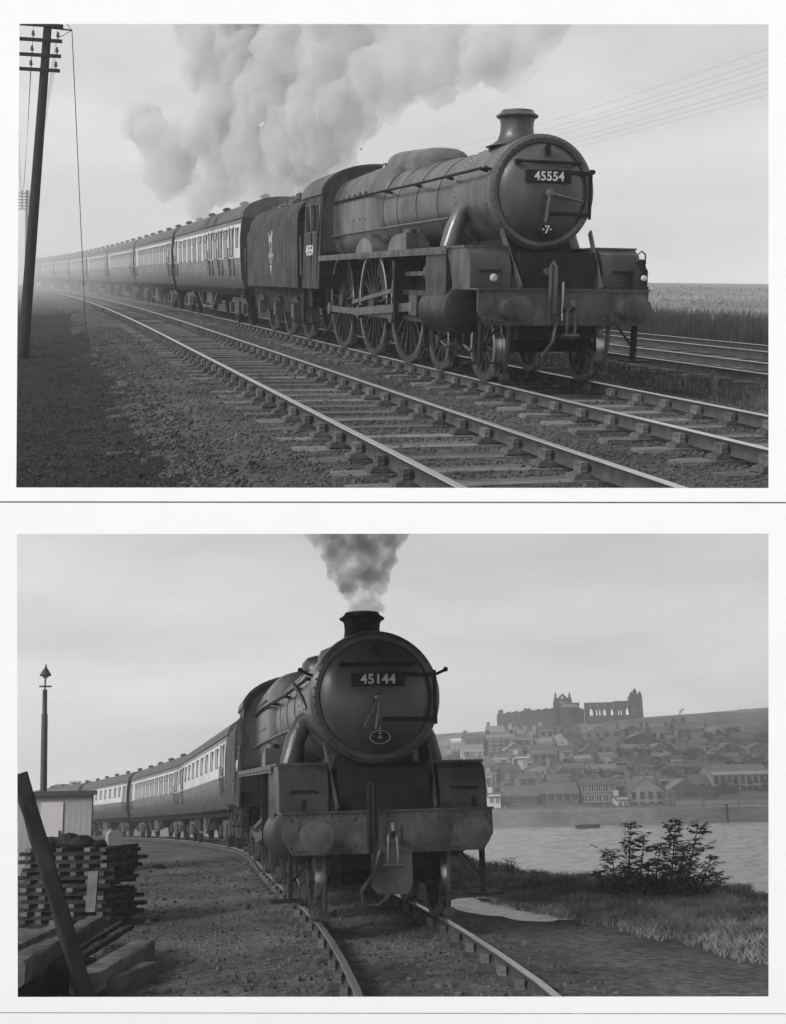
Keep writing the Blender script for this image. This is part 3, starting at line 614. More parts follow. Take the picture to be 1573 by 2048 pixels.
def make_carriage(root, layout, cream=True):
    L = 17.4
    right = carriage_profile()
    body = MB().loft([[(x, y, z) for x, z in right]+[(-x, y, z) for x, z in right[::-1]] for y in (0, L)]); body.build('body', 'carriage_dark', root)
    roof = [(1.29*math.cos(a), 3.16+.64*math.sin(a)**.9) for a in np.linspace(0, math.pi, 17)]
    rf = MB().loft([[(x, y, z) for x, z in roof] for y in (-.03, L+.03)]).build('roof', 'carriage_roof', root)
    vm = MB().lathe([(.10, 0), (.10, .09), (.15, .10), (.15, .16), (.06, .20), (0, .20)], n=12).mesh('ventilator', 'carriage_roof')
    for k in range(9): link('ventilator', vm, rf, TR(.35*(1 if k % 2 else -1), 1.2+k*1.88, 3.74, 0, 0, R(10 if k % 2 else -10)))
    for s in (-1, 1):
        MB().bx(*sorted((1.27*s, 1.31*s)), -.02, L+.02, 3.155, 3.185).build('gutter', 'carriage_roof', root)
        if cream:
            pr = [(1.363, 2.02), (1.363, 2.6), (1.345, 2.78), (1.322, 3.0)]
            MB().prism([(x*s, z) for x, z in pr]+[((x-.02)*s, z) for x, z in pr[::-1]], 'Y', .03, L-.03).build('upper_panel', 'carriage_cream', root)
        for kind, yc, w in layout:
            z0, z1 = (2.06, 2.86) if kind == 'w' else (2.1, 2.86) if kind == 'd' else (2.35, 2.86)
            fr = MB()
            a, b = yc-w/2, yc+w/2
            for (y0, y1, q0, q1) in ((a-.035, b+.035, z0-.035, z0), (a-.035, b+.035, z1, z1+.035), (a-.035, a, z0, z1), (b, b+.035, z0, z1)):
                fr.bx(*sorted((1.325*s, 1.376*s)), y0, y1, q0, q1)
            if kind == 'w': fr.bx(*sorted((1.335*s, 1.374*s)), a, b, z1-.24, z1-.20)
            wn_ = fr.build('window', 'beam_paint' if cream else 'carriage_dark', root)
            zs = z1-.2 if kind == 'w' else z1
            MB().bx(*sorted((1.335*s, 1.370*s)), a, b, z0, z1 if kind != 'w' else z1-.24).build('pane', 'glass', wn_)
            if kind == 'w': MB().bx(*sorted((1.335*s, 1.366*s)), a, b, z1-.20, z1).build('toplight', 'window_dark', wn_)
            if kind == 'd':
                dr = MB()
                for y0, y1, q0, q1 in ((yc-.40, yc-.385, 1.2, 3.05), (yc+.385, yc+.40, 1.2, 3.05)): dr.bx(*sorted((1.34*s, 1.378*s)), y0, y1, max(q0, 1.5), 2.95)
                d = dr.build('door', 'carriage_roof', root)
                MB().cyl((1.36*s, yc+.32, 1.95), (1.40*s, yc+.32, 1.95), .03, n=8).build('handle', 'motion_steel', d)
                MB().cyl((1.40*s, yc+.46, 1.75), (1.40*s, yc+.46, 2.35), .015, n=6).build('grab_rail', 'motion_steel', d)
        MB().bx(*sorted((1.16*s, 1.24*s)), .05, L-.05, .92, 1.115).build('solebar', 'frame_dark', root)
        MB().bx(*sorted((1.24*s, 1.40*s)), .4, L-.4, 1.07, 1.10).build('footboard', 'frame_dark', root)
        tr = MB()
        for a, b in (((6.2, .95), (7.4, .42)), ((7.4, .42), (10.0, .42)), ((10.0, .42), (11.2, .95))): tr.bar((1.12*s, a[0], a[1]), (1.12*s, b[0], b[1]), .06, .07)
        for yy in (7.4, 10.0): tr.bar((1.12*s, yy, .42), (1.12*s, yy, .95), .06, .07)
        tr.build('truss', 'motion_steel', root)
        MB().bx(*sorted((.75*s, 1.05*s)), 7.8, 9.6, .5, .92).build('battery_box', 'loco_black', root)
    for yb in (2.6, L-2.6):
        bg_ = MB()
        for s in (-1, 1):
            bg_.prism([(yb-1.6, .62), (yb-1.2, .82), (yb+1.2, .82), (yb+1.6, .62), (yb+1.55, .42), (yb+.9, .5), (yb-.9, .5), (yb-1.55, .42)], 'X', *sorted((.92*s, .98*s)))
            for yy in (yb-1.2, yb+1.2): bg_.bx(*sorted((.96*s, 1.08*s)), yy-.14, yy+.14, .36, .66)
            bg_.bx(*sorted((.94*s, 1.06*s)), yb-.4, yb+.4, .3, .7)
        bg_.bx(-.9, .9, yb-.25, yb+.25, .5, .95)
        b = bg_.build('bogie', 'loco_black', root)
        for yy in (yb-1.2, yb+1.2):
            for s in (-1, 1):
                MB().lathe([(0, -.07), (.30, -.07), (.32, -.03), (.40, -.05), (.465, -.06), (.46, .05), (.49, .06), (.49, .08), (0, .08)], o=(.77*s, yy, .46), axis='X', n=28).build('wheel', 'frame_dark', b)
    for y0, y1 in ((-.45, 0), (L, L+.45)):
        MB().bx(-.55, .55, y0, y1, 1.15, 3.3).build('gangway', 'frame_dark', root)
        for s in (-1, 1): MB().cyl((.87*s, y0 if y0 < 0 else y0, 1.05), (.87*s, y1, 1.05), .1, n=10).build('buffer', 'frame_dark', root)
    MB().bx(-1.1, 1.1, .05, L-.05, .9, 1.12).build('underframe', 'frame_dark', root)

SALOON = [('d', .7, .5)]+[('w', 2.1+1.55*k, .98) for k in range(9)]+[('d', 16.7, .5)]
BRAKE = [('s', .55, .3), ('d', 1.6, .5), ('w', 2.75, .62), ('d', 3.9, .5), ('w', 5.0, .62), ('d', 6.1, .5), ('w', 7.4, .8), ('w', 8.9, .8), ('w', 10.4, .8), ('w', 11.9, .8), ('w', 13.4, .8), ('w', 14.9, .8), ('d', 16.5, .5)]
CORRIDOR = [('d', .7, .5), ('s', 2.2, .5), ('s', 3.7, .5), ('s', 5.4, .5), ('s', 7.1, .5), ('s', 8.8, .5), ('s', 10.5, .5), ('s', 12.2, .5), ('s', 13.9, .5), ('d', 15.4, .5), ('s', 16.6, .4)]

# ------------------------------------------------------------------ permanent way
RAIL_PROF_SIDE = [(-.035, -.01), (-.012, -.04), (-.012, -.11), (-.03, -.145), (.03, -.145), (.012, -.11), (.012, -.04), (.035, -.01)]
def make_track(label, xc, heading, y0, y1, gauge2, sleepers, chairs=True, zc=lambda y: 0.0, name='railway_track', sl_len=2.6, buried=0.0, seed=1, spacing=.74, chair_scale=1.0):
    t = thing(name, label, None, kind='structure')
    n = max(2, int((y1-y0)/1.5))
    ys = [y0+(y1-y0)*i/n for i in range(n+1)]
    for s in (-1, 1):
        def ringat(y, prof):
            h = heading(y); nx, ny = math.cos(h), math.sin(h)
            return [(xc(y)+(s*gauge2+a)*nx, y+(s*gauge2+a)*ny, b+zc(y)) for a, b in prof]
        rl = MB().loft([ringat(y, RAIL_PROF_SIDE) for y in ys]).build('rail', 'rail_side', t)
        MB().loft([ringat(y, [(-.035, -.0095), (-.032, 0), (.032, 0), (.035, -.0095)]) for y in ys]).build('rail_head', 'rail_top', rl)
    rg = np.random.default_rng(seed)
    def slm(k):
        q = np.random.default_rng(50+k); b = MB().bx(-sl_len/2, sl_len/2, -.127, .127, -.13, 0)
        b.v = [(x+q.uniform(-.02, .02), y+q.uniform(-.012, .012), z+(q.uniform(-.012, .006) if z > -.05 else 0)) for x, y, z in b.v]
        return b.mesh('sleeper', 'sleeper_wood', False)
    sm = [slm(k) for k in range(5)]
    cm = MB().loft([[(-.19*chair_scale, -.10, 0), (.19*chair_scale, -.10, 0), (.19*chair_scale, .10, 0), (-.19*chair_scale, .10, 0)], [(-.17*chair_scale, -.085, .04), (.17*chair_scale, -.085, .04), (.17*chair_scale, .085, .04), (-.17*chair_scale, .085, .04)],
                    [(-.10, -.06, .06), (.10, -.06, .06), (.10, .06, .06), (-.10, .06, .06)], [(-.06, -.035, .135), (.06, -.035, .135), (.06, .035, .135), (-.06, .035, .135)]]).mesh('chair', 'chair_iron')
    km = MB().bx(-.03, .03, -.07, .07, 0, .09).mesh('key', 'sleeper_wood', False)
    a, b = sleepers; k = 0; y = a
    while y < b:
        h = heading(y)+rg.uniform(-.012, .012)
        o = link('sleeper', sm[rg.integers(5)], t, TR(xc(y)+rg.uniform(-.03, .03), y, zc(y)-.185-buried+rg.uniform(-.008, .006), h))
        if chairs and k < 145:
            for s in (-1, 1):
                c = link('chair', cm, t, TR(xc(y)+s*gauge2*math.cos(h), y+s*gauge2*math.sin(h), zc(y)-.182-buried*.3, h))
                link('key', km, c, TR(-.085*1.0, .0, .055))
        k += 1
        y += spacing*(1+rg.uniform(-.03, .03))
    return t

def stones(name, label, n, sampler, size, m, parent=None):
    oc = np.array([[1, 0, 0], [-1, 0, 0], [0, 1, 0], [0, -1, 0], [0, 0, 1], [0, 0, -1]], float)
    F = np.array([[0, 2, 4], [2, 1, 4], [1, 3, 4], [3, 0, 4], [2, 0, 5], [1, 2, 5], [3, 1, 5], [0, 3, 5]])
    P = sampler(n)
    n = len(P)
    sc = size*np.exp(rng.normal(0, .35, (n, 1, 1)))*rng.uniform(.6, 1.25, (n, 6, 1))
    V = oc[None]*sc*rng.uniform(.6, 1.1, (n, 1, 3))
    q = rng.normal(size=(n, 4)); q /= np.linalg.norm(q, axis=1)[:, None]
    w, x, y, z = q.T
    Rm = np.stack([1-2*(y*y+z*z), 2*(x*y-z*w), 2*(x*z+y*w), 2*(x*y+z*w), 1-2*(x*x+z*z), 2*(y*z-x*w), 2*(x*z-y*w), 2*(y*z+x*w), 1-2*(x*x+y*y)], 1).reshape(n, 3, 3)
    V = np.einsum('nij,nkj->nki', Rm, V)+P[:, None, :]
    return raw_mesh(name, V[:, F].reshape(-1, 3), 3, m, parent, label, 'stuff')

def blades(name, label, P, h, w, m, lean=.35, cat=None):
    n = len(P); a = rng.uniform(0, 2*np.pi, n); hh = h*rng.uniform(.45, 1.25, n)
    d = np.stack([np.cos(a), np.sin(a), np.zeros(n)], 1); b = rng.uniform(0, 2*np.pi, n)
    L = np.stack([np.cos(b), np.sin(b), np.zeros(n)], 1)*(hh*lean*rng.uniform(.2, 1.4, n))[:, None]
    ww = (w*rng.uniform(.6, 1.4, n))[:, None]
    A, B = P-d*ww, P+d*ww
    mid = P+L*.45; mid[:, 2] += hh*.62
    T = P+L; T[:, 2] += hh
    V = np.stack([A, B, mid+d*ww*.7, A, mid+d*ww*.7, mid-d*ww*.7, mid-d*ww*.7, mid+d*ww*.7, T], 1)
    return raw_mesh(name, V.reshape(-1, 3), 3, m, None, label, 'stuff', cat)

def vehicle_matrix(xc, ya, yb, off, zc=lambda y: 0.0):
    h = -math.atan2(xc(yb)-xc(ya), yb-ya)
    return TR(xc(ya), ya, zc(ya), h, math.atan2(zc(yb)-zc(ya), yb-ya)) @ Matrix.Translation((0, -off, 0))

def smoothstep(a, b, x):
    t = max(0.0, min(1.0, (x-a)/(b-a))); return t*t*(3-2*t)

def nz(x, y, s, z=0.0): return mnoise.fractal(Vector((x*s, y*s, z)), 1.0, 2.0, 4)

# ================================================================== MAIN LINE (upper view), on its raked stage
BASE = RAKE
VM = VIEW_MAIN
_r, _u, _d = cam_axes(*VM[0:3])
def front_row(x, y, z):
    q = Vector((x-VM[3], y-VM[4], z-VM[5])); dz = q.dot(_d)
    return PPY-FPX*q.dot(_u)/dz if dz > .5 else 9999
def stage_front(x, z, limit=1030):            # where the raked stage ends towards the panels, along x = const
    y = 5.0
    while front_row(x, y, z) < limit and y > -14: y -= .05
    return y
def mx(y): return -max(0.0, y-15)**2/2700.0
def mh(y): return math.atan(max(0.0, y-15)/1350.0)
def ground_main(x, y):
    xr = x-mx(y)
    n = nz(x, y, .9)*.03
    if xr < -5.1: z = -.215-.28*(1-smoothstep(-6.6, -5.1, xr))+n*1.5
    elif xr < 2.1: z = -.215+.004-.03*math.exp(-((xr+1.65)/.5)**2)+n*.5
    elif xr < 3.7: z = -.215-.16*math.sin((xr-2.1)/1.6*math.pi)+n
    elif xr < 10.6: z = -.225+n*.6
    else:
        z = -.25+n
    if xr > 14: z += 1.75*smoothstep(40, 235, math.hypot(x+6.8, y+14.7))*smoothstep(14, 40, xr)
    return z
def main_ground():
    r, up, d = cam_axes(VM[0], 0, 0)
    cols = [-.365+.765*j/150 for j in range(151)]
    near = []
    for t in cols:
        D = 12.0
        while D > 6 and front_row(VM[3]+d.x*D+r.x*t*D, VM[4]+d.y*D+r.y*t*D, ground_main(VM[3]+d.x*D+r.x*t*D, VM[4]+d.y*D+r.y*t*D)) < 1030: D -= .03
        near.append(D)
    vs, fs = [], []
    rows = range(171)
    for i in rows:
        for t, n0 in zip(cols, near):
            D = n0*(232/n0)**(i/170)
            x = VM[3]+d.x*D+r.x*t*D; y = VM[4]+d.y*D+r.y*t*D
            vs.append((x, y, ground_main(x, y)))
    nc = len(cols); mi = []
    for i in range(len(rows)-1):
        for j in range(nc-1):
            fs.append((i*nc+j, i*nc+j+1, (i+1)*nc+j+1, (i+1)*nc+j))
            c = vs[fs[-1][0]]; xr = c[0]-mx(c[1])+nz(c[0], c[1], 1.5)*.5
            mi.append(1 if xr < -5.9 else 0 if xr < 2.0 else 2 if xr < 3.6 else 0 if xr < 10.4 else 2 if xr < 17 else 3)
    me = bpy.data.meshes.new('ground'); me.from_pydata(vs, [], fs); me.update()
    for m in ('ballast', 'verge_soil', 'rough_grass', 'field'): me.materials.append(MATS[m])
    me.polygons.foreach_set('material_index', mi); me.polygons.foreach_set('use_smooth', [True]*len(fs))
    return tag(link('ground', me), 'ballast, dark verge and pale field around the main line tracks', None, None, 'structure')
main_ground()
make_track('nearest plain railway track in front of the express train', lambda y: -3.30+mx(y), mh, stage_front(-3.3, -.1), 170, .765, (stage_front(-4.7, -.36)+.2, 95), seed=1)
make_track('railway track under the express train', mx, mh, stage_front(0, -.1), 175, .765, (stage_front(-1.4, -.36)+.2, 40), seed=2)
make_track('far track with bright rails beyond the express engine', lambda y: 5.05+mx(y), mh, -6, 120, .765, (-3, 34), chairs=False, seed=3)
make_track('farthest track beside the tall dark weeds', lambda y: 8.75+mx(y), mh, -2, 120, .765, (1, 34), chairs=False, seed=4)

def main_stones(n):
    u = rng.random((n*2, 3)); y = -8.6+(u[:, 1]**1.9)*34; x = -5.7+u[:, 0]*7.9
    keep = np.array([front_row(a, b, ground_main(a, b)-.04) < 1022 for a, b in zip(x, y)])
    x, y = x[keep][:n], y[keep][:n]
    z = np.array([ground_main(a, b) for a, b in zip(x, y)])+rng.uniform(-.012, .016, len(x))
    return np.stack([x, y, z], 1)
stones('ballast_stones', 'loose grey ballast stones between and beside the main line tracks', 62000, main_stones, .019, 'ballast_stone')

def verge_grit(n):
    u = rng.random((n*2, 2)); y = -6+u[:, 1]**1.7*30; x = -8.2+u[:, 0]*2.9
    keep = np.array([front_row(a, b, ground_main(a, b)-.04) < 1022 for a, b in zip(x, y)]); x, y = x[keep][:n], y[keep][:n]
    return np.stack([x, y, np.array([ground_main(a, b) for a, b in zip(x, y)])+rng.uniform(-.010, .010, len(x))], 1)
stones('verge_stones', 'dark gritty ash and small stones on the left verge', 19000, verge_grit, .017, 'verge_grit')

def scatter(n, fx, fy, gz, keep=None):
    x = fx(n); y = fy(n)
    if keep is not None:
        k = keep(x, y); x, y = x[k], y[k]
    return np.stack([x, y, np.array([gz(a, b) for a, b in zip(x, y)])-.01], 1)
blades('verge_grass', 'short dark grass on the verge left of the nearest track', scatter(20000, lambda n: rng.uniform(-8.4, -5.5, n), lambda n: -5+rng.random(n)**1.5*50, ground_main, lambda x, y: np.array([front_row(a, b, -.45) < 1020 for a, b in zip(x, y)])), .035, .006, 'dark_grass', lean=1.4)
blades('track_grass', 'rough grass between the express track and the far tracks', scatter(15000, lambda n: rng.uniform(2.2, 4.0, n), lambda n: -5+rng.random(n)**1.4*36, ground_main), .14, .009, 'rough_grass')
blades('tall_weeds', 'tall dark weeds along the far side of the main line', scatter(40000, lambda n: rng.uniform(10.8, 15.5, n)+rng.normal(0, .4, n), lambda n: 2+rng.random(n)**1.1*70, ground_main), .80, .011, 'weeds', lean=.35)
blades('field_grass', 'short pale grass across the open field', scatter(9000, lambda n: rng.uniform(17, 80, n), lambda n: 10+rng.random(n)*130, ground_main), .22, .05, 'field', lean=.5)

# express train
eng = thing('steam_locomotive', 'dirty express steam locomotive numbered 45554 hauling a train past tracks', 'locomotive', vehicle_matrix(mx, .9, 9.3, .9))
make_loco(eng, '45554', (4.63, 6.87, 9.31), 1.0, '7', 'express')
ten = thing('tender', 'plain dark tender with lion emblem behind the express engine', 'tender', vehicle_matrix(mx, 12.75, 17.35, 1.1))
make_tender(ten, True)
hl = thing('headlamp', 'small dark lamp standing on right end of the express buffer beam', 'lamp', vehicle_matrix(mx, .9, 9.3, .9) @ TR(1.20, .10, 1.325) @ Matrix.Scale(1.2, 4))
MB().lathe([(.10, 0), (.10, .03), (.085, .04), (.085, .21), (.06, .25), (.05, .29), (.06, .30), (.05, .34), (0, .35)], n=16).build('body', 'frame_dark', hl)
MB().lathe([(0, -.115), (.03, -.11), (.036, -.08), (.036, -.05)], o=(0, 0, .13), axis='Y', n=14).build('bullseye', 'lens', hl)
MB().tube([(-.05, 0, .33), (-.05, 0, .40), (0, 0, .44), (.05, 0, .40), (.05, 0, .33)], .010, 6).build('handle', 'motion_steel', hl)

ORD = ['first', 'second', 'third', 'fourth', 'fifth', 'sixth', 'seventh', 'eighth']
protos = {}
def carriage(kind, layout, label, M, group, cream=True):
    if kind in protos:
        c = copy_tree(protos[kind], None, M); tag(c, label, 'carriage', group); return c
    c = thing('railway_carriage', label, 'carriage', M, group); make_carriage(c, layout, cream); protos[kind] = c
    return c
for k in range(8):
    y0 = 19.75+18.35*k
    kind, lay = ('brake', BRAKE) if k == 0 else ('saloon', SALOON)
    lab = ('first express carriage, directly behind the emblem tender, with pale upper band' if k == 0 else
           'last express carriage, farthest and faintest in the haze' if k == 7 else ORD[k]+' carriage of the express train, counted from its engine')
    carriage(kind, lay, lab, vehicle_matrix(mx, y0+2.6, y0+14.8, 2.6), 'carriages of the express train')

# telegraph pole, its stay and wires
b0 = on_z(VM, 46, 712, -.47); dep = (b0-Vector(VM[3:6])).dot(cam_axes(*VM[0:3])[2])
t0 = at_depth(VM, 99, 5, dep*1.0)
axis = (t0-b0); plen = axis.length
def telegraph_pole(base, top, label, arms, full):
    p = thing('telegraph_pole', label, 'telegraph pole', None, 'telegraph poles')
    MB().tube([base, base.lerp(top, .5), top], [.135, .115, .095], 14).build('pole', 'pole_wood', p)
    ad = (top-base).normalized()
    wires = []
    for q in arms:
        c = base.lerp(top, q)
        am = MB().bar(c+Vector((-full[0], -.11, 0)), c+Vector((full[1], -.11, 0)), .075, .075).build('crossarm', 'pole_wood', p)
        for xx in (-full[0]+.1, -full[0]+.42, -.30, full[1]-.09):
            if xx > -full[0]-.01:
                ip = c+Vector((xx, -.11, .04))
                MB().lathe([(.012, 0), (.012, .05), (.04, .055), (.045, .09), (.03, .10), (.035, .14), (.02, .17), (0, .175)], o=ip, n=10).build('insulator', 'insulator', am)
                wires.append(ip+Vector((0, 0, .12)))
    return p, wires
zrow = lambda v: (v-712)/(5-712)
pole1, w1 = telegraph_pole(b0, t0, 'tall leaning telegraph pole at the left edge of the main line', [zrow(v) for v in (52, 82, 112, 141)], (1.2, .36))
sp_ = MB(); e0 = at_depth(VM, 98, 55, dep); e1 = at_depth(VM, 144, 60, dep); e2 = at_depth(VM, 118, 46, dep)
sp_.tube([e0, e1], .02, 6); sp_.tube([at_depth(VM, 120, 74, dep), e1], .008, 5); sp_.tube([at_depth(VM, 128, 40, dep), e1], .008, 5)
sp_.build('stay_bracket', 'pole_wood', pole1)
MB().tube([e1, on_z(VM, 173, 695, -.5)], .010, 6).build('stay_wire', 'wire', pole1)
fd = 88.0
pole2, w2 = telegraph_pole(at_depth(VM, 52, 592, fd), at_depth(VM, 54, 380, fd), 'faint distant telegraph pole with many arms behind the tall leaning pole', [1-.03*k for k in range(1, 7)], (.8, .25))
for i, (a, b) in enumerate(zip(w1, w2)):
    mid = a.lerp(b, .5)-Vector((0, 0, .35))
    tag(MB().tube([a, a.lerp(b, .25)-Vector((0, 0, .26)), mid, a.lerp(b, .75)-Vector((0, 0, .26)), b], .004, 4).build('telegraph_wire', 'wire'), 'thin telegraph wire from the %s arm of the leaning pole, %s along it' % (('top', 'second', 'third', 'lowest')[i//4], ('outermost', 'second', 'third', 'nearest the track')[i % 4]), 'wire', 'wires between the left poles')
for k in range(7):
    z = 7.3+.22*k; x = 14+.12*(k % 3)
    pts = [(x, y, z-.5*math.sin(math.pi*((y-2)/60 % 1))) for y in np.linspace(2, 122, 31)]
    tag(MB().tube(pts, .0028, 4).build('overhead_wire', 'wire'), 'faint telegraph wire in the sky right of the express engine, '+('lowest', 'second from bottom', 'third from bottom', 'middle', 'third from top', 'second from top', 'topmost')[k]+' of seven', 'wire', 'wires crossing the sky at the right')
for yy in (2.0, 62.0, 122.0):
    p = thing('telegraph_pole', {2.0: 'telegraph pole just outside the right edge beside the weeds', 62.0: 'telegraph pole hidden behind the express engine cab', 122.0: 'far telegraph pole behind the express carriages'}[yy], 'telegraph pole', TR(14.1, yy, -.4), 'telegraph poles')
    MB().tube([(0, 0, 0), (0, 0, 9.3)], [.13, .09], 12).build('pole', 'pole_wood', p)
    for z in (7.6, 8.1, 8.6, 9.0): MB().bx(-.7, .7, -.12, -.04, z-.04, z+.04).build('crossarm', 'pole_wood', p)

# small post in the rough grass and bare far trees
mp_ = thing('marker_post', 'small weathered marker post in the grass right of the express track', 'post', TR(*on_z(VM, 1427, 797, -.3)))
MB().bx(-.045, .045, -.04, .04, 0, .40).build('shaft', 'sleeper_wood', mp_); MB().prism([(-.045, .40), (.045, .40), (0, .44)], 'Y', -.04, .04).build('cap', 'sleeper_wood', mp_)
def bare_tree(M, h, label, seed, group=None, m='stem'):
    q = random.Random(seed); t = thing('bare_tree', label, 'tree', M, group)
    MB().tube([(0, 0, -.2), (.1*h*.1, 0, h*.35), (0, .05*h*.2, h*.7)], [h*.03, h*.02, h*.008], 7).build('trunk', m, t)
    c = MB()
    for k in range(16):
        z = h*q.uniform(.25, .7); a = q.uniform(0, 6.28); l = h*q.uniform(.18, .38)
        e = Vector((math.cos(a)*l*.6, math.sin(a)*l*.6, z+l*.8)); c.tube([(0, 0, z), Vector((0, 0, z)).lerp(e, .5)+Vector((0, 0, l*.05)), e], [h*.01, h*.006, h*.003], 5)
        for j in range(4):
            f = e+Vector((q.uniform(-1, 1), q.uniform(-1, 1), q.uniform(.1, 1)))*l*.4; c.tube([Vector((0, 0, z)).lerp(e, q.uniform(.4, 1)), f], [h*.004, h*.002], 4)
    c.build('crown', m, t)
    return t
for i, (u, v, h) in enumerate(((88, 572, 5.5), (104, 572, 4.5), (127, 572, 6.0), (196, 565, 5.0))):
    P = at_depth(VM, u, v, 205)
    bare_tree(TR(P.x, P.y, ground_main(P.x, P.y)), h, 'bare tree number %s from the left, faint in haze beyond the carriages' % ('one', 'two', 'three', 'four')[i], i, 'faint trees on the main line horizon')

# ------------------------------------------------------------------ steam, smoke and added haze
def plume(name, label, blobs, voxel, amp, nscale, matname, view):
    M = MB()
    for (u, v, r, d) in blobs:
        p = at_depth(view, u, v, d); rr = r*d/FPX
        M.ball(p, rr, 14, 10)
    o = M.build(name, matname); me0 = o.data
    rm = o.modifiers.new('union', 'REMESH'); rm.mode = 'VOXEL'; rm.voxel_size = voxel
    dg = bpy.context.evaluated_depsgraph_get(); dg.update()
    me = bpy.data.meshes.new_from_object(o.evaluated_get(dg)); o.modifiers.clear(); o.data = me; me.name = name
    n = len(me.vertices); co = np.empty(n*3); me.vertices.foreach_get('co', co); co = co.reshape(-1, 3)
    no = np.empty(n*3); me.vertices.foreach_get('normal', no); no = no.reshape(-1, 3)
    dv = np.empty(n)
    for i in range(n):
        p = Vector(co[i]*nscale)
        dv[i] = mnoise.fractal(p, .9, 2.0, 4)-.0
        b = 1-abs(mnoise.noise(p*1.7)); dv[i] += .8*(b*b-.55)
    me.vertices.foreach_set('co', (co+no*(dv*amp)[:, None]).ravel()); me.update()
    if not me.materials: me.materials.append(MATS[matname])
    return tag(o, label, 'steam' if 'steam' in name else 'smoke', None, 'stuff')
volume_material('steam_volume', 2.2, .90, .0, .6, .30, .66)
volume_material('smoke_volume', 6.0, .66, .0, 3.0, .36, .66)
volume_material('drift_volume', .009, .95)
UPB = [(1075, 65, 52), (1000, 85, 75), (920, 95, 80), (840, 115, 80), (770, 150, 70), (690, 110, 95), (600, 90, 95), (520, 110, 85), (440, 95, 80), (395, 140, 45), (455, 190, 60), (560, 200, 85), (650, 225, 80),
       (600, 285, 80), (665, 290, 55), (520, 300, 75), (430, 270, 65), (340, 290, 65), (290, 245, 48), (340, 345, 55), (440, 350, 55), (530, 355, 50), (600, 350, 40), (705, 210, 70), (785, 195, 40), (865, 165, 42), (990, 145, 38), (1045, 140, 30),
       (940, 20, 90), (700, 0, 110), (820, 10, 100), (520, 0, 110), (1060, 0, 70), (400, 20, 70), (935, 160, 28), (640, 345, 30), (560, 395, 26), (480, 395, 30), (400, 400, 34), (1036, 186, 22), (1035, 165, 26), (632, 325, 46), (575, 325, 40), (1095, 45, 48), (1105, 10, 60), (1060, 112, 40), (960, 130, 45)]
plume('steam_cloud', 'billowing grey steam cloud trailing above the express train', [(u, v, r*1.0, 20+(1100-u)*.026) for u, v, r in UPB], .13, .26, 1.35, 'steam_volume', VM)
dm_ = MB().ball((-2, 118, 2), (34, 78, 9), 32, 20)  # extra local haze volume, added so the far carriages fade
o = dm_.build('drifting_haze', 'drift_volume'); tag(o, 'thin added haze around the farthest express carriages', 'smoke', None, 'stuff')

# ================================================================== HARBOUR LINE (lower view)
BASE = Matrix.Identity(4)
VH = VIEW_HARBOUR
HX = [(-14, -1.5), (-9, -.80), (-4.5, -.28), (-1.4, -.08), (.9, .0), (5, .0), (9.3, .0), (12.7, .03), (17.3, .06), (22, .0), (35, -.95), (40, -1.45), (53, -3.5), (58, -4.5), (75, -8.6), (95, -15.5), (120, -27)]
def hx(y):
    for i in range(1, len(HX)-2):
        (y0, a), (y1, b), (y2, c), (y3, d) = HX[i-1:i+3]
        if y <= y2 or i == len(HX)-3:
            t = (y-y1)/(y2-y1); L = y2-y1; m1 = (c-a)/(y2-y0)*L; m2 = (d-b)/(y3-y1)*L
            return (2*t**3-3*t*t+1)*b+(t**3-2*t*t+t)*m1+(-2*t**3+3*t*t)*c+(t**3-t*t)*m2
def hh(y): return -math.atan((hx(y+.2)-hx(y-.2))/.4)
def hz(y):                                  # the line falls gently behind the engine
    t = max(0.0, y-11.2); return -.0145*t*t/8 if t < 8 else -.0145*8-.029*(t-8)
EDGE = [(-10, 6.6), (2.3, 6.2), (4.3, 6.0), (6.3, 5.0), (7.2, 4.2), (10.4, 3.9), (14, 4.1), (30, 3.0), (60, -1.0), (140, -30)]
GRASS = [(-10, 3.6), (-4, 3.3), (-1.3, 3.1), (1.3, 2.75), (2.6, 2.35), (6, 2.2), (14, 2.4), (30, 1.6), (60, -2), (140, -31)]
def lerp_table(T, y):
    for (a, u), (b, v) in zip(T, T[1:]):
        if y <= b: return u+(v-u)*max(0, (y-a))/(b-a)
    return T[-1][1]
def ground_harbour(x, y):
    e = lerp_table(EDGE, y)+.35*nz(0, y, .8); g = lerp_table(GRASS, y)
    z = -.20+.02*nz(x, y, 1.2)
    if x > g: z += .10*smoothstep(g, g+1.0, x)+.05*nz(x, y, .7, 3)
    if abs(x-hx(y)) < 1.5: z += .022+.018*nz(x, y, 1.6, 7)
    if x > e: z -= 6.8*min(1.0, (x-e)/4.5)
    return z+hz(y)
def harbour_ground():
    xs = sorted(set([round(-60+4*i, 3) for i in range(12)]+[round(-14+.22*i, 3) for i in range(118)]+[12+4*i for i in range(4)]))
    ys = [-9.5+.25*i for i in range(110)]+[18+1.0*i for i in range(40)]+[58+4*i for i in range(22)]
    vs = [(x, y, ground_harbour(x, y)) for y in ys for x in xs]; nc = len(xs)
    fs, mi = [], []
    for i in range(len(ys)-1):
        for j in range(nc-1):
            fs.append((i*nc+j, i*nc+j+1, (i+1)*nc+j+1, (i+1)*nc+j)); x, y = xs[j], ys[i]
            mi.append(1 if x+.35*nz(x, y, 1.3) > lerp_table(GRASS, y) else 0)
    me = bpy.data.meshes.new('ground'); me.from_pydata(vs, [], fs); me.update()
    me.materials.append(MATS['yard_dirt']); me.materials.append(MATS['rough_grass'])
    me.polygons.foreach_set('material_index', mi); me.polygons.foreach_set('use_smooth', [True]*len(fs))
    tag(link('ground', me), 'dark dirt yard and grassy bank around the harbour line', None, None, 'structure')
harbour_ground()
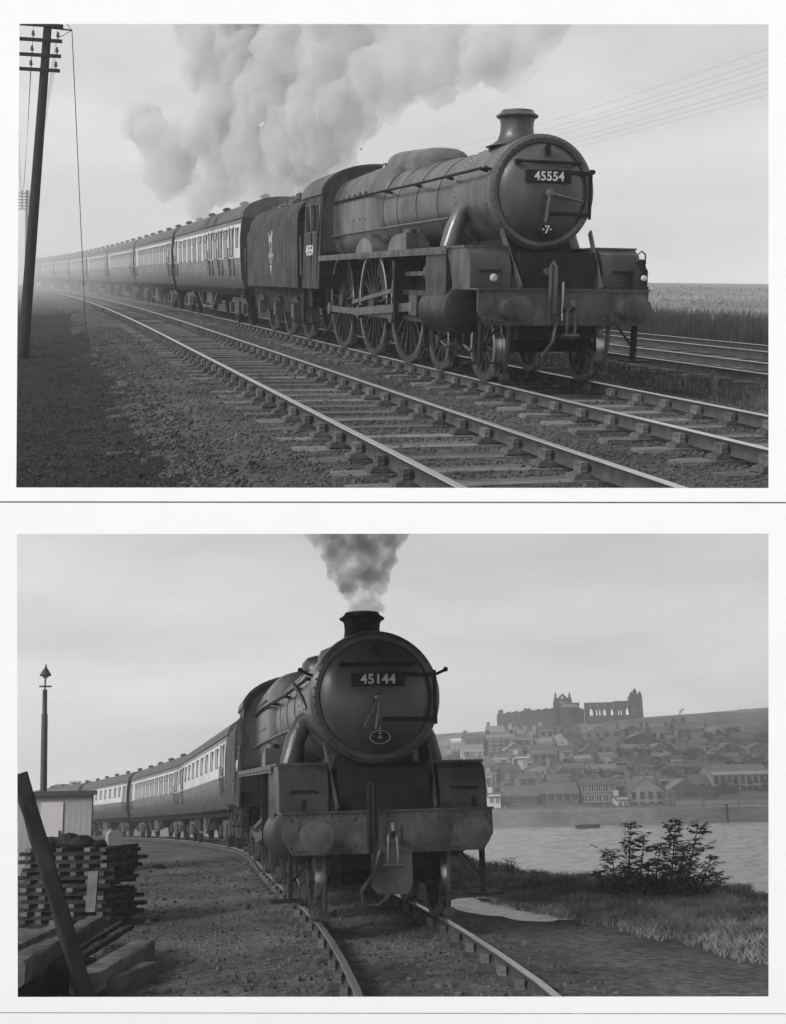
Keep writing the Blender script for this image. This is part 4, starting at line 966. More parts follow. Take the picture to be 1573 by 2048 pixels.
pc, pv = (2.2, 3.0), []  # paler, glossier patch laid over the yard ground
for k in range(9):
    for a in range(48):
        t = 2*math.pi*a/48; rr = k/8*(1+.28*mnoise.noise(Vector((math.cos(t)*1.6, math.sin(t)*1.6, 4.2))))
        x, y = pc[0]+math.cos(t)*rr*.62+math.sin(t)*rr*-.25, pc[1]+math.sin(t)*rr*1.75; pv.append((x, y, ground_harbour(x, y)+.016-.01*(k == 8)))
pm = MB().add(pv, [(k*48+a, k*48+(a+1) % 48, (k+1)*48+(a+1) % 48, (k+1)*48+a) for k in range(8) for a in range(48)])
tag(pm.build('ground_patch', 'pale_patch'), 'pale patch of ground beside the harbour engine', None, None, 'structure')
make_track('curving railway track under the harbour train', hx, hh, -8.5, 85, .765, (-8.3, 14), seed=5, buried=.0, spacing=.78, zc=hz)
blades('bank_grass', 'rough grass and weeds on the river bank', scatter(125000, lambda n: rng.uniform(2.0, 7.4, n), lambda n: -6+rng.random(n)**1.15*26, ground_harbour,
       lambda x, y: np.array([lerp_table(GRASS, b)-.15+.5*abs(nz(a, b, 1.1, 5)) < a < lerp_table(EDGE, b)+1.2 for a, b in zip(x, y)])), .105, .006, 'grass', lean=1.2)
def yard_stones(n):
    u = rng.random((n, 2)); y = -8.5+u[:, 1]**1.6*24; x = -4.5+u[:, 0]*5.9
    return np.stack([x, y, np.array([ground_harbour(a, b) for a, b in zip(x, y)])+rng.uniform(-.012, .008, n)], 1)
stones('yard_stones', 'loose ash and small stones on the harbour yard', 15000, yard_stones, .018, 'yard_dirt')
def cinders(n):
    u = rng.random((n, 2)); y = -8+u[:, 1]**1.4*26; x = -4.2+u[:, 0]*5.6
    return np.stack([x, y, np.array([ground_harbour(a, b) for a, b in zip(x, y)])+.006], 1)
stones('yard_cinders', 'scattered larger cinders and broken stones on the harbour yard', 1500, cinders, .038, 'ballast_stone')
def river():
    # a broad still sheet, and the reach in view as real wind ripples
    fw, rt = Vector((-math.sin(VH[0]), math.cos(VH[0]), 0)), Vector((math.cos(VH[0]), math.sin(VH[0]), 0))
    w = tag(MB().bx(-200, 420, -30, 205, -6.5, -6.35).build('river_bed', 'water', None, False), 'dark river bed under the water', None, None, 'structure')
    ne, nd = 330, 250
    E_, D_ = np.meshgrid(np.linspace(-40, 150, ne), 62+(192-62)*np.linspace(0, 1, nd)**1.0)
    vs = []
    for e, d in zip(E_.ravel(), D_.ravel()):
        p = Vector((e*.42, d*.9, 0)); z = .10*mnoise.fractal(p, .8, 2.1, 5)+.05*mnoise.noise(Vector((e*.08, d*.16, 3)))
        q = Vector(VH[3:6])+fw*d+rt*e; vs.append((q.x, q.y, -6.0+z*1.5))
    fs = [(i*ne+j, i*ne+j+1, (i+1)*ne+j+1, (i+1)*ne+j) for i in range(nd-1) for j in range(ne-1)]
    me = bpy.data.meshes.new('water'); me.from_pydata(vs, [], fs); me.update(); me.materials.append(MATS['water']); me.polygons.foreach_set('use_smooth', [True]*len(fs))
    tag(link('water', me), 'rippled river water between the yard and the far quay', None, None, 'structure')
river()

# harbour train
hm = vehicle_matrix(hx, .9, 9.3, .9)
eng2 = thing('steam_locomotive', 'grimy black steam locomotive numbered 45144 facing the viewer beside the river', 'locomotive', hm)
make_loco(eng2, '45144', (4.61, 6.74, 9.18), .915, '5', 'harbour')
ten2 = thing('tender', 'dark tender mostly hidden behind the harbour engine', 'tender', vehicle_matrix(hx, 12.75, 17.35, 1.1, hz)); make_tender(ten2, False)
HL = ['pale-sided harbour carriage next to the engine, with small high windows', 'harbour carriage with tall windows, second behind the engine', 'harbour carriage partly behind the hut roof, third behind the engine', 'farthest harbour carriage hidden behind the pale hut']
for k in range(4):
    y0 = 19.75+18.2*k
    kind, lay = ('corridor', CORRIDOR) if k in (0, 2) else ('saloon', SALOON)
    carriage(kind, lay, HL[k], vehicle_matrix(hx, y0+2.6, y0+14.8, 2.6, hz), 'carriages of the harbour train')
LOB = [(728, 1224, 20), (712, 1212, 16), (750, 1212, 16), (732, 1218, 17), (722, 1205, 22), (742, 1200, 20), (715, 1185, 26), (748, 1178, 24), (700, 1162, 30), (735, 1155, 34), (760, 1150, 22), (685, 1138, 32), (730, 1120, 38), (765, 1115, 28), (675, 1108, 26), (720, 1085, 44), (775, 1082, 32), (640, 1078, 22), (790, 1055, 34), (690, 1050, 40), (625, 1052, 24), (740, 1040, 50)]
plume('smoke_plume', 'dark grey smoke rising from the harbour engine chimney', [(u, v, r*1.05, 15.9) for u, v, r in LOB], .04, .07, 5.0, 'smoke_volume', VH)

# hut, lamp post and yard clutter
hd = 26.0
pL, pR = at_depth(VH, 30, 1650, hd), at_depth(VH, 184, 1650, hd)
zt = at_depth(VH, 110, 1592, hd).z; ax = (pR-pL); W = ax.length; hb = -.5; hut_turn = math.atan2(ax.y, ax.x)+R(14); pL = pR-Vector((math.cos(hut_turn), math.sin(hut_turn), 0))*W; pL.z = 0
hut = thing('hut', 'low pale boarded hut with flat dark roof beside the harbour train', 'hut', TR(pL.x, pL.y, hb, hut_turn))
HT = zt-hb
MB().bx(0, W, .02, 2.0, 0, HT).build('wall', 'hut_board', hut, False)
bw_ = .125; pk = MB().bx(0, bw_-.004, -.012, .02, 0, HT-.06).mesh('plank', 'hut_board', False)
k = 0
while k*bw_ < W-.05:
    link('plank', pk, hut, TR(k*bw_, 0, 0))
    k += 1
dr = MB().bx(.62, 1.10, -.035, -.013, .05, HT-.14).build('door', 'white_wall', hut, False)
MB().bx(1.02, 1.06, -.06, -.034, HT*.52, HT*.62).build('handle', 'frame_dark', dr)
MB().bx(-.12, W+.09, -.12, 2.1, HT, HT+.10).build('roof', 'hut_roof', hut, False)
MB().bx(W-.02, W+.012, -.014, 2.0, 0, HT-.01).build('corner_board', 'hut_roof', hut, False)
ld = 36.0
lb_, lt_ = at_depth(VH, 85, 1730, ld), at_depth(VH, 90, 1380, ld)
lp = thing('lamp_post', 'tall dark lamp post with pointed lantern top behind the hut', 'lamp post')
MB().tube([lb_, lb_.lerp(lt_, .86), lb_.lerp(lt_, .865), lt_], [.115, .095, .075, .07], 12).build('post', 'lamp_iron', lp)
q = at_depth(VH, 91, 1352, ld); MB().tube([lt_, q], .025, 8).build('stem', 'lamp_iron', lp)
cA, cB = at_depth(VH, 79, 1373, ld), at_depth(VH, 103, 1373, ld); MB().tube([cA, cB], .028, 8).build('ladder_bar', 'lamp_iron', lp)
ln = MB().lathe([(.02, -.02), (.17, .0), (.18, .03), (.10, .16), (.03, .27), (.02, .36), (0, .37)], o=q, n=12).build('lantern', 'lamp_iron', lp)
MB().lathe([(.02, -.10), (.10, -.03), (.10, -.01)], o=q, n=10).build('glass', 'blind', ln)

# crib stack of timbers
s0 = on_z(VH, 30, 1858, -.2); s1 = on_z(VH, 205, 1858, -.2); sa = s1-s0; SW = sa.length; sh = math.atan2(sa.y, sa.x)
SM = TR(s0.x, s0.y, -.2, sh)
long_m = [MB().bx(0, l, -.055, .055, 0, .052).mesh('timber', 'tarred_timber', False) for l in (SW-.02, SW+.08, SW+.17)]
cross_m = [MB().bx(-.045, .045, 0, 1.1, 0, .052).mesh('timber', m, False) for m in ('pale_timber', 'timber')]
qr = random.Random(11)
for lay in range(10):
    z = lay*.1055
    for yy, wh in ((.10, 'front'), (.55, 'middle'), (1.0, 'back')):
        o = link('stack_timber', qr.choice(long_m), None, SM @ TR(qr.uniform(-.04, .04), yy, z, qr.uniform(-.01, .01)))
        tag(o, 'dark lengthwise timber at the %s of the %s stack layer from the ground' % (wh, (ORD+['ninth', 'tenth'])[lay]), 'timber', 'lengthwise timbers of the stack')
    for c in range(6):
        if qr.random() < .12: continue
        o = link('cross_timber', cross_m[0 if qr.random() < .62 else 1], None, SM @ TR(.12+c*.225+qr.uniform(-.03, .03), qr.uniform(-.01, .04), z+.0528, qr.uniform(-.02, .02)))
        tag(o, 'short crosswise timber, %s from the left in the %s stack layer from the ground' % (ORD[c], (ORD+['ninth', 'tenth'])[lay]), 'timber', 'crosswise timbers of the stack')
bp_ = tag(MB().bx(-.07, .07, -.03, .01, 0, .52).build('upright_board', 'pale_timber'), 'pale upright board leaning against the timber stack', 'board')
P = on_z(VH, 182, 1862, -.2); bp_.matrix_world = TR(P.x, P.y-.12, .05, sh, R(-6))
def lump(name, label, cat, M, items, m):
    mb = MB()
    for c, r in items: mb.ball(c, r, 12, 8)
    o = mb.build(name, m)
    me = o.data; o.matrix_world = BASE @ M
    rm = o.modifiers.new('union', 'REMESH'); rm.mode = 'VOXEL'; rm.voxel_size = .03
    dg = bpy.context.evaluated_depsgraph_get(); dg.update(); me = bpy.data.meshes.new_from_object(o.evaluated_get(dg)); o.modifiers.clear(); o.data = me
    for v in me.vertices: v.co += v.normal*.03*mnoise.fractal(v.co*6, 1, 2, 4)
    if not me.materials: me.materials.append(MATS[m])
    return tag(o, label, cat)
lump('canvas_heap', 'lumpy dark canvas heap lying on top of the timber stack', 'canvas', SM @ TR(0, 0, 1.06), [((.35, .3, .03), (.22, .2, .1)), ((.58, .35, .06), (.2, .2, .12)), ((.8, .3, .05), (.2, .18, .1)), ((.98, .4, .02), (.14, .2, .07))], 'tarred_timber')
P = on_z(VH, 215, 1760, -.2)
lump('scrap_mound', 'dark rounded scrap mound on the ground behind the timber stack', 'scrap', TR(P.x, P.y, -.2), [((0, 0, .1), (.28, .3, .2)), ((-.25, 0, .15), (.25, .3, .3)), ((-.5, .1, .2), (.2, .3, .35))], 'tarred_timber')
P = on_z(VH, 235, 1722, -.2)
lump('coal_lump', 'small dark lump on the yard right of the stack', 'lump', TR(P.x, P.y, -.2), [((0, 0, .03), (.22, .15, .08)), ((.2, .1, .02), (.12, .12, .06))], 'tarred_timber')
P = on_z(VH, 318, 1735, -.2)
lump('ash_lump', 'lone dark lump lying on the open yard', 'lump', TR(P.x, P.y, -.2), [((0, 0, .02), (.16, .1, .06))], 'tarred_timber')
P = on_z(VH, 205, 1795, -.2)
wb = tag(MB().bx(-.10, .10, -.08, .08, 0, .16).prism([(-.1, .16), (.1, .16), (.06, .2), (-.06, .2)], 'Y', -.08, .08).build('pale_block', 'plaster_wall'), 'pale block on the right end of the timber stack', 'block'); P2 = SM @ Vector((SW-.1, .5, 1.06)); wb.matrix_world = TR(P2.x, P2.y, P2.z, .3)

def baulk(name, label, a, b, w, h, m, roll=0):
    """squared timber with worn edges from a to b (points on its lower axis)"""
    a, b = Vector(a), Vector(b); d = (b-a); L = d.length
    q = np.random.default_rng(int(abs(a.x*100)+abs(b.y*31))); rings = []
    n = max(4, int(L/.18)); c = .12*min(w, h)
    for i in range(n+1):
        t = i/n*L; rg = []
        for x, z in ((-w/2+c, 0), (w/2-c, 0), (w/2, c), (w/2, h-c), (w/2-c, h), (-w/2+c, h), (-w/2, h-c), (-w/2, c)):
            rg.append((x+q.uniform(-.008, .008), t, z+q.uniform(-.008, .008)))
        rings.append(rg)
    o = MB().loft(rings).build(name, m)
    dn = d.normalized(); X = dn.cross(Vector((0, 0, 1))).normalized(); Z = X.cross(dn)
    Mx = Matrix((( X.x, dn.x, Z.x, a.x), (X.y, dn.y, Z.y, a.y), (X.z, dn.z, Z.z, a.z), (0, 0, 0, 1)))
    o.matrix_world = BASE @ Mx @ Matrix.Rotation(roll, 4, 'Y')
    return tag(o, label, 'timber')
def gp(u, v, z=-.2): return on_z(VH, u, v, z)
baulk('timber_baulk', 'thick weathered timber baulk with pale top in the near left corner', gp(168, 1990, -.12), gp(285, 1915, -.12), .26, .17, 'pale_timber')
baulk('timber_baulk', 'dark squared timber lying below the pale-topped baulk', gp(205, 1997, -.2), gp(300, 1962, -.2), .16, .17, 'timber')
baulk('timber_baulk', 'long dark timber running from the left edge towards the stack', gp(20, 1975, .10), gp(190, 1868, -.05), .22, .2, 'timber')
baulk('plank', 'thin plank with its tip raised beside the leaning post', gp(120, 1945, .05), gp(262, 1858, .10), .07, .05, 'tarred_timber')
baulk('plank', 'thin plank lying just left of the raised one', gp(100, 1940, .05), gp(243, 1852, .12), .06, .05, 'tarred_timber')
baulk('plank', 'pale topped plank at the left edge below the stack', gp(15, 1905, .25), gp(120, 1858, .2), .16, .06, 'pale_timber')
baulk('plank', 'grey plank at the left edge low in the timber heap', gp(10, 1945, .15), gp(115, 1905, .12), .2, .07, 'timber')
baulk('timber_baulk', 'dark timber in the near left corner under the leaning post', gp(10, 2010, -.15), gp(170, 1975, -.2), .25, .28, 'tarred_timber')
pb, pt = gp(160, 2015, -.2), at_depth(VH, 24, 1553, 10.2)
baulk('leaning_post', 'dark leaning timber post crossing the left edge of the yard', pb, pt, .16, .13, 'tarred_timber', 0)['category'] = 'post'

# bush and small plants on the bank
def bush(label, stems, seed, leaf=.10):
    q = random.Random(seed); b = thing('bush', label, 'bush', None)
    st = MB(); V = []
    for (u, v, u2, v2, dd) in stems:
        base = on_z(VH, u, v, -.12); D0 = (base-Vector(VH[3:6])).dot(cam_axes(*VH[0:3])[2])+dd
        base = at_depth(VH, u, v, D0); top = at_depth(VH, u2, v2, D0)
        st.tube([base, base.lerp(top, .5)+Vector((q.uniform(-.03, .03), 0, 0)), top], [.018, .012, .005], 6)
        H = (top-base).length; n = int(H/.055)
        for i in range(1, n+1):
            t = i/n; c = base.lerp(top, t); spread = (.15*(1-t)**.5+.09)*(1.15 if H > .6 else .8)*q.uniform(.4, 1.5)
            if q.random() < .14: continue
            for k in range(q.choice((3, 4, 5, 6))):
                a = q.uniform(0, 6.283); l = spread*q.uniform(.5, 1.15)
                tip = c+Vector((math.cos(a)*l, math.sin(a)*l, l*q.uniform(.05, .85)))
                st.tube([c, tip], [.004, .002], 3, False)
                m = max(3, int(l/.035))
                for j in range(1, m+1):
                    p = c.lerp(tip, j/m)
                    for sd in (-1, 1):
                        d = Vector((math.cos(a+sd*1.1), math.sin(a+sd*1.1), q.uniform(-.5, .15))).normalized(); ll = leaf*q.uniform(.6, 1.15)
                        w = Vector((-d.y, d.x, q.uniform(-.3, .3))).normalized()*ll*.30
                        V += [p, p+d*ll*.5-w, p+d*ll, p+d*ll*.5+w]
    st.build('stem', 'stem', b)
    me = raw_mesh('leaves', np.array([tuple(x) for x in V]), 4, 'leaf', b, None, None)
    return b
bush('leafy dark bush of several stems standing on the river bank', [(1255, 1790, 1262, 1648, 0), (1278, 1790, 1290, 1672, .15), (1235, 1790, 1222, 1705, -.1), (1215, 1788, 1200, 1738, 0), (1338, 1792, 1352, 1642, .1), (1370, 1792, 1398, 1645, .2), (1312, 1792, 1322, 1690, -.15),
      (1395, 1792, 1425, 1715, 0), (1350, 1795, 1370, 1700, -.3), (1290, 1795, 1300, 1730, -.35), (1410, 1795, 1440, 1750, -.2), (1245, 1795, 1250, 1735, -.3), (1330, 1797, 1335, 1740, -.4)], 5)
bush('small upright weed on the bank near the engine step', [(1024, 1750, 1022, 1718, .3), (1028, 1750, 1030, 1726, .3)], 6, .04)
bush('low leafy weed at the water edge left of the bush', [(1066, 1762, 1070, 1742, .4), (1074, 1762, 1078, 1748, .4), (1060, 1762, 1052, 1752, .3)], 8, .05)

# ------------------------------------------------------------------ far bank, in its own frame: e to the right, D away from the yard
HF = TR(VH[3], VH[4], 0, VH[0])
rx_, ux_, dx_ = cam_axes(*VH[0:3])
fwd = Vector((-math.sin(VH[0]), math.cos(VH[0]), 0)); rgt = Vector((math.cos(VH[0]), math.sin(VH[0]), 0))
def hp(u, v, D):
    c, d = ray(VH, u, v); p = c+d*(D/d.dot(fwd)); return (p-c).dot(rgt), p.z
BASE = HF
QZ = -3.75
def skyline(e): return (13.2+.056*e)*smoothstep(-28, 10, e)+(-3.0)*(1-smoothstep(-28, 10, e))
def zh(e, D):
    t = smoothstep(203, 335, D)*.55+.45*max(0, min(1, (D-203)/118.0))
    return QZ+(skyline(e)-QZ)*t+1.2*nz(e, D, .035, 2)*smoothstep(205, 240, D)*(1-.7*smoothstep(290, 325, D))
def far_bank():
    es = [-70+2.2*i for i in range(110)]; Ds = [201+2.5*i for i in range(62)]
    vs = [(e, D, zh(e, D)) for D in Ds for e in es]; nc = len(es)
    fs = [(i*nc+j, i*nc+j+1, (i+1)*nc+j+1, (i+1)*nc+j) for i in range(len(Ds)-1) for j in range(nc-1)]
    me = bpy.data.meshes.new('hillside'); me.from_pydata(vs, [], fs); me.update(); me.materials.append(MATS['hill_turf'])
    me.polygons.foreach_set('use_smooth', [True]*len(fs))
    tag(link('hillside', me), 'steep town hillside rising behind the quay', None, None, 'structure')
    tag(MB().bx(-70, 170, 189, 203, -7, QZ).build('quay', 'quay_stone', None, False), 'stone quay wall along the far bank of the river', None, None, 'structure')
far_bank()
def scrub():
    V = []
    q = rng
    for k in range(330):
        e = q.uniform(0, 118); D = 212+q.random()*72
        z = zh(e, D); r = q.uniform(.6, 1.8)
        n = int(55*r); a = q.normal(size=(n, 3)); a /= np.linalg.norm(a, axis=1)[:, None]; p = a*(r*q.uniform(.55, 1.1, (n, 1)))*np.array([1, 1, .8])+np.array([e, D, z+r*.45])
        s = r*.28
        tri = p[:, None, :]+q.normal(0, s, (n, 3, 3))
        V.append(tri.reshape(-1, 3))
    raw_mesh('hill_scrub', np.concatenate(V), 3, 'hill_scrub', None, 'trees and scrub scattered over the town hillside', 'stuff')
scrub()

wmesh = {}
def window_mesh(w, h, m):
    k = (round(w, 2), round(h, 2), m)
    if k not in wmesh: wmesh[k] = (MB().bx(-w/2-.09, w/2+.09, -.06, .02, -h/2-.09, h/2+.09).mesh('window', m, False), MB().bx(-w/2, w/2, -.075, -.05, -h/2, h/2).mesh('pane', 'window_dark', False), MB().bx(-.05, .05, -.085, -.07, -h/2, h/2).mesh('glazing_bar', m, False))
    return wmesh[k]
def house(label, e, D, z, w, d, h, rh, wm, rm, cols=3, rows=2, ridge='x', win='window_white', chim=1, group=None, ww=.8, wh=1.15):
    t = thing('house', label, 'house', TR(e, D, z, random.uniform(-.05, .05)), group)
    if ridge == 'x':
        MB().bx(-w/2, w/2, 0, d, -3, h).prism([(0, h), (d, h), (d/2, h+rh-.1)], 'X', -w/2, w/2).build('wall', wm, t, False)
        r = MB().loft([[(x, y, zz) for y, zz in ((-.25, h-.12), (d/2, h+rh), (d+.25, h-.12), (d+.25, h-.28), (d/2, h+rh-.18), (-.25, h-.28))] for x in (-w/2-.2, w/2+.2)]).build('roof', rm, t, False)
    else:
        MB().bx(-w/2, w/2, 0, d, -3, h).prism([(-w/2, h), (w/2, h), (0, h+rh-.1)], 'Y', 0, d).build('wall', wm, t, False)
        r = MB().loft([[(x, y, zz) for x, zz in ((-w/2-.25, h-.12), (0, h+rh), (w/2+.25, h-.12), (w/2+.25, h-.28), (0, h+rh-.18), (-w/2-.25, h-.28))] for y in (-.2, d+.2)]).build('roof', rm, t, False)
    for c in range(chim):
        x = (-w/2+.5) if c == 0 else (w/2-.5)
        MB().bx(x-.4, x+.4, d/2-.3, d/2+.3, h+rh*.4, h+rh+.8).bx(x-.45, x+.45, d/2-.35, d/2+.35, h+rh+.8, h+rh+.95).build('chimney', wm, r, False)
    if cols:
        fr = window_mesh(ww, wh, win)
        for i in range(cols):
            for j in range(rows):
                x = -w/2+w*(i+.5)/cols; zz = (j+.55)*h/rows
                if zz+wh/2 > h: continue
                o = link('window', fr[0], t, TR(x, 0, zz)); link('pane', fr[1], o); link('glazing_bar', fr[2], o)
    return t
# quay front, placed by what stands where along the waterfront
def px_house(label, u0, u1, vb, ve, vr, D, **kw):
    (e0, z0), (e1, _) = hp(u0, vb, D), hp(u1, vb, D); _, zt_ = hp((u0+u1)/2, ve, D); _, zr = hp((u0+u1)/2, vr, D)
    z0 = min(z0, hp(u1, vb, D)[1])
    return house(label, (e0+e1)/2, D, z0, e1-e0, kw.pop('d', 7), zt_-z0, max(.5, zr-zt_), kw.pop('wm', 'brick_wall'), kw.pop('rm', 'slate_roof'), **kw)
G = 'houses along the far quay'
px_house('narrow white house by the water right of the engine buffer', 979, 1003, 1632, 1592, 1586, 206, wm='white_wall', cols=2, rows=2, group=G, ww=.6, wh=.9)
px_house('long dark brick terrace on the quay right of the narrow white house', 1006, 1078, 1630, 1590, 1572, 208, cols=6, rows=2, win='brick_wall', group=G)
px_house('dark slate house on the quay left of the three-storey block', 1082, 1160, 1628, 1585, 1564, 209, cols=5, rows=2, win='brick_wall', chim=2, group=G)
px_house('three-storey dark block on the quay with rows of white windows', 1165, 1236, 1626, 1568, 1556, 210, cols=5, rows=3, chim=2, group=G)
px_house('small white cottage on the quay beside the three-storey block', 1237, 1260, 1625, 1598, 1592, 205, wm='white_wall', cols=2, rows=1, group=G, ww=.6, wh=1)
px_house('plaster gabled house on the quay right of the small white cottage', 1262, 1330, 1622, 1582, 1553, 208, wm='plaster_wall', rm='tile_roof', cols=4, rows=2, ridge='y', win='brick_wall', group=G, ww=.6)
px_house('dark narrow house on the quay with white doors', 1331, 1356, 1622, 1590, 1580, 207, cols=2, rows=1, group=G, ww=.5, wh=1.4)
px_house('pale roofed gabled shed above the low quay wall', 1342, 1404, 1596, 1577, 1557, 218, wm='brick_wall', rm='tile_roof', cols=0, chim=0, ridge='y', group=G)
px_house('pale roofed house left of the long warehouse', 1385, 1432, 1588, 1566, 1548, 224, rm='tile_roof', cols=2, rows=1, group=G)
px_house('long warehouse with hipped roof and arched windows above the quay', 1430, 1548, 1592, 1548, 1528, 222, wm='plaster_wall', rm='tile_roof', cols=9, rows=2, win='brick_wall', chim=1, d=12, group=G, ww=.7, wh=1.5)
px_house('warehouse just past the right edge above the quay', 1556, 1640, 1594, 1550, 1530, 222, cols=6, rows=2, group=G, d=10)
e0, z0 = hp(1355, 1622, 204); e1, _ = hp(1560, 1622, 204); _, z1 = hp(1450, 1600, 204)
lw = thing('boundary_wall', 'long pale low wall on the quay under the warehouse', 'wall', TR(e0, 204, z0)); MB().bx(0, e1-e0+8, 0, .5, -1, z1-z0).build('wall', 'plaster_wall', lw, False); MB().bx(-.1, e1-e0+8.1, -.08, .58, z1-z0, z1-z0+.15).build('coping', 'quay_stone', lw, False)
# hillside houses
HS = [('brick house with big white windows above the gabled shed', 1342, 1372, 1556, 1532, 1524, 238, dict(cols=2, rows=2)),
      ('dark brick house right of the one with big white windows', 1378, 1420, 1548, 1530, 1520, 243, dict(cols=3, rows=1)),
      ('tall narrow house high on the hill with white windows', 1330, 1366, 1508, 1488, 1478, 268, dict(cols=3, rows=2)),
      ('white windowed house high on the hill beside the tall narrow one', 1384, 1408, 1505, 1488, 1478, 268, dict(cols=2, rows=2)),
      ('small pale roofed cottage in mid hillside', 1312, 1352, 1526, 1516, 1504, 256, dict(rm='tile_roof', cols=2, rows=1)),
      ('long low terrace high on the hill', 1240, 1318, 1512, 1500, 1490, 270, dict(cols=7, rows=1, win='plaster_wall', chim=2)),
      ('square brick house left of the hill smoke', 1066, 1112, 1534, 1508, 1498, 250, dict(cols=3, rows=2, win='brick_wall')),
      ('pale walled cottage left on the hillside', 1032, 1062, 1526, 1516, 1508, 252, dict(wm='white_wall', cols=2, rows=1)),
      ('pale roofed barn on the far left of the hill', 905, 942, 1492, 1484, 1476, 285, dict(rm='white_wall', wm='plaster_wall', cols=0, chim=0)),
      ('plain house low on the hill behind the dark terrace', 1040, 1085, 1572, 1556, 1544, 228, dict(cols=3, rows=1, win='brick_wall')),
      ('gabled house low on the hill behind the slate house', 1108, 1150, 1564, 1546, 1532, 230, dict(ridge='y', cols=2, rows=1, win='brick_wall', rm='tile_roof')),
      ('house with pale roof above the three-storey block', 1190, 1238, 1556, 1540, 1528, 234, dict(rm='tile_roof', cols=3, rows=1, win='brick_wall')),
      ('dark house right of the quay gable, up the hill', 1262, 1300, 1548, 1534, 1522, 240, dict(cols=2, rows=1, win='brick_wall')),
      ('terrace on the right skyline slope, upper row', 1440, 1500, 1500, 1488, 1478, 275, dict(cols=5, rows=1, win='plaster_wall', chim=2)),
      ('house at the right edge of the upper hillside', 1508, 1545, 1500, 1484, 1474, 272, dict(cols=3, rows=1)),
      ('brick house above the long warehouse roof', 1450, 1492, 1528, 1514, 1504, 252, dict(cols=3, rows=1)),
      ('pale house above the right end of the warehouse', 1504, 1540, 1532, 1514, 1504, 250, dict(wm='plaster_wall', cols=2, rows=1)),
      ('lone house on the left hill slope', 958, 990, 1545, 1532, 1522, 240, dict(cols=2, rows=1, win='brick_wall')),
      ('dark barn standing on the right end of the skyline', 1492, 1560, 1436, 1428, 1416, 318, dict(cols=0, chim=0, d=9))]
for lab, u0, u1, vb, ve, vr, D, kw in HS: px_house(lab, u0, u1, vb, ve, vr, D, group='houses on the town hillside', **kw)

# the rest of the crowded town: terraces stepping up the slope, each named by the row and its place in it
hrq = random.Random(17); ORDS = ['first', 'second', 'third', 'fourth', 'fifth', 'sixth', 'seventh', 'eighth', 'ninth', 'tenth', 'eleventh', 'twelfth', 'thirteenth', 'fourteenth', 'fifteenth', 'sixteenth', 'seventeenth', 'eighteenth']; ROWN = ['lowest', 'second', 'third', 'fourth', 'fifth', 'top']
for rowi, (D, vb) in enumerate(((226, 1590), (238, 1568), (250, 1548), (262, 1528), (275, 1508), (288, 1490))):
    u = 925+hrq.uniform(0, 25); idx = 0
    while u < (1545 if rowi < 5 else 1430):
        w = hrq.uniform(26, 56); hgt = hrq.uniform(20, 33); rf_ = hrq.uniform(8, 14)
        if hrq.random() < .84:
            e_, z_ = hp(u+w/2, vb, D); zz_ = min(z_, zh(e_, D)+.6)
            sc_ = D/FPX*1.0
            idx += 1
            wk, rk = hrq.choice(['brick_wall', 'brick_wall', 'plaster_wall', 'stone']), hrq.choice(['slate_roof', 'tile_roof', 'slate_roof'])
            lab_ = '%s house with %s roof, %s from the left in the %s hillside row' % ({'brick_wall': 'brick', 'plaster_wall': 'pale plastered', 'stone': 'dark stone'}[wk], {'slate_roof': 'grey slate', 'tile_roof': 'paler tiled'}[rk], ORDS[idx-1], ROWN[rowi])
            house(lab_, e_, D+hrq.uniform(-3, 3), zz_, w*sc_, 7, hgt*sc_, rf_*sc_, wk, rk,
                  cols=max(2, int(w/13)), rows=2, ridge=hrq.choice(['x', 'x', 'y']), win=hrq.choice(['window_white', 'plaster_wall', 'brick_wall']), chim=hrq.choice([1, 2]), group='terraces of the hillside town', ww=.7, wh=.9)
        u += w+hrq.uniform(1, 16)

# ruined abbey on the skyline
AD = 322.0
a0, _ = hp(996, 1450, AD); az = hp(1140, 1452, AD)[1]
S = hp(1097, 1450, AD)[0]-hp(996, 1450, AD)[0]; S /= 101.0     # metres per photograph pixel on the skyline
ab = thing('abbey_ruin', 'ruined stone abbey with arches and pinnacled towers on the skyline', 'ruin', TR(a0, AD, az-.6))
X = lambda u: (u-996)*S
Z = lambda v: (1452-v)*S+.6
rq = random.Random(4)
def ragged(v0, v1, u0, u1, amp):
    pts = [(X(u0+(u1-u0)*i/14), Z(v0+(v1-v0)*i/14)+rq.uniform(-amp, amp)*S) for i in range(15)]
    def f(x):
        for (a, p), (b, q_) in zip(pts, pts[1:]):
            if a-1e-6 <= x <= b+1e-6: return p
        return pts[-1][1]
    return f
def awall(name, u0, u1, top, ops, y0, y1):
    m = MB(); wall_strips(m, lambda px, pz, d: (px, y0+(y1-y0)*d, pz), X(u0), X(u1), top, ops, base=-5, nsub=6); return m.build(name, 'stone', ab, False)
# long west range with stumps
def wr(x):
    u = x/S+996
    base = 1424-(u-996)*.07
    if u < 999: base = 1425
    elif u < 1008: base = 1418
    elif 1052 < u < 1062: base = 1415
    elif 1090 < u < 1094: base = 1417
    return Z(base+((int(u/3)*7919) % 5-2)*.7)
ops = [(X(u), X(u+2.2), Z(1441), Z(1434), .5) for u in (1012, 1022, 1034, 1044, 1068, 1080, 1096)]
m = MB(); cutx = [996+1.5*i for i in range(79)]
for a, b in zip(cutx, cutx[1:]):
    wall_strips(m, lambda px, pz, d: (px, 2*d, pz), X(a), X(b), lambda x, t=wr(X((a+b)/2)): t, [], base=-5)
m.build('west_range', 'stone', ab, False)
for u in (1012, 1022, 1034, 1044, 1068, 1080, 1096): MB().bx(X(u), X(u+2.2), -.12, -.02, Z(1441), Z(1434)).build('blocked_window', 'window_dark', ab, False)
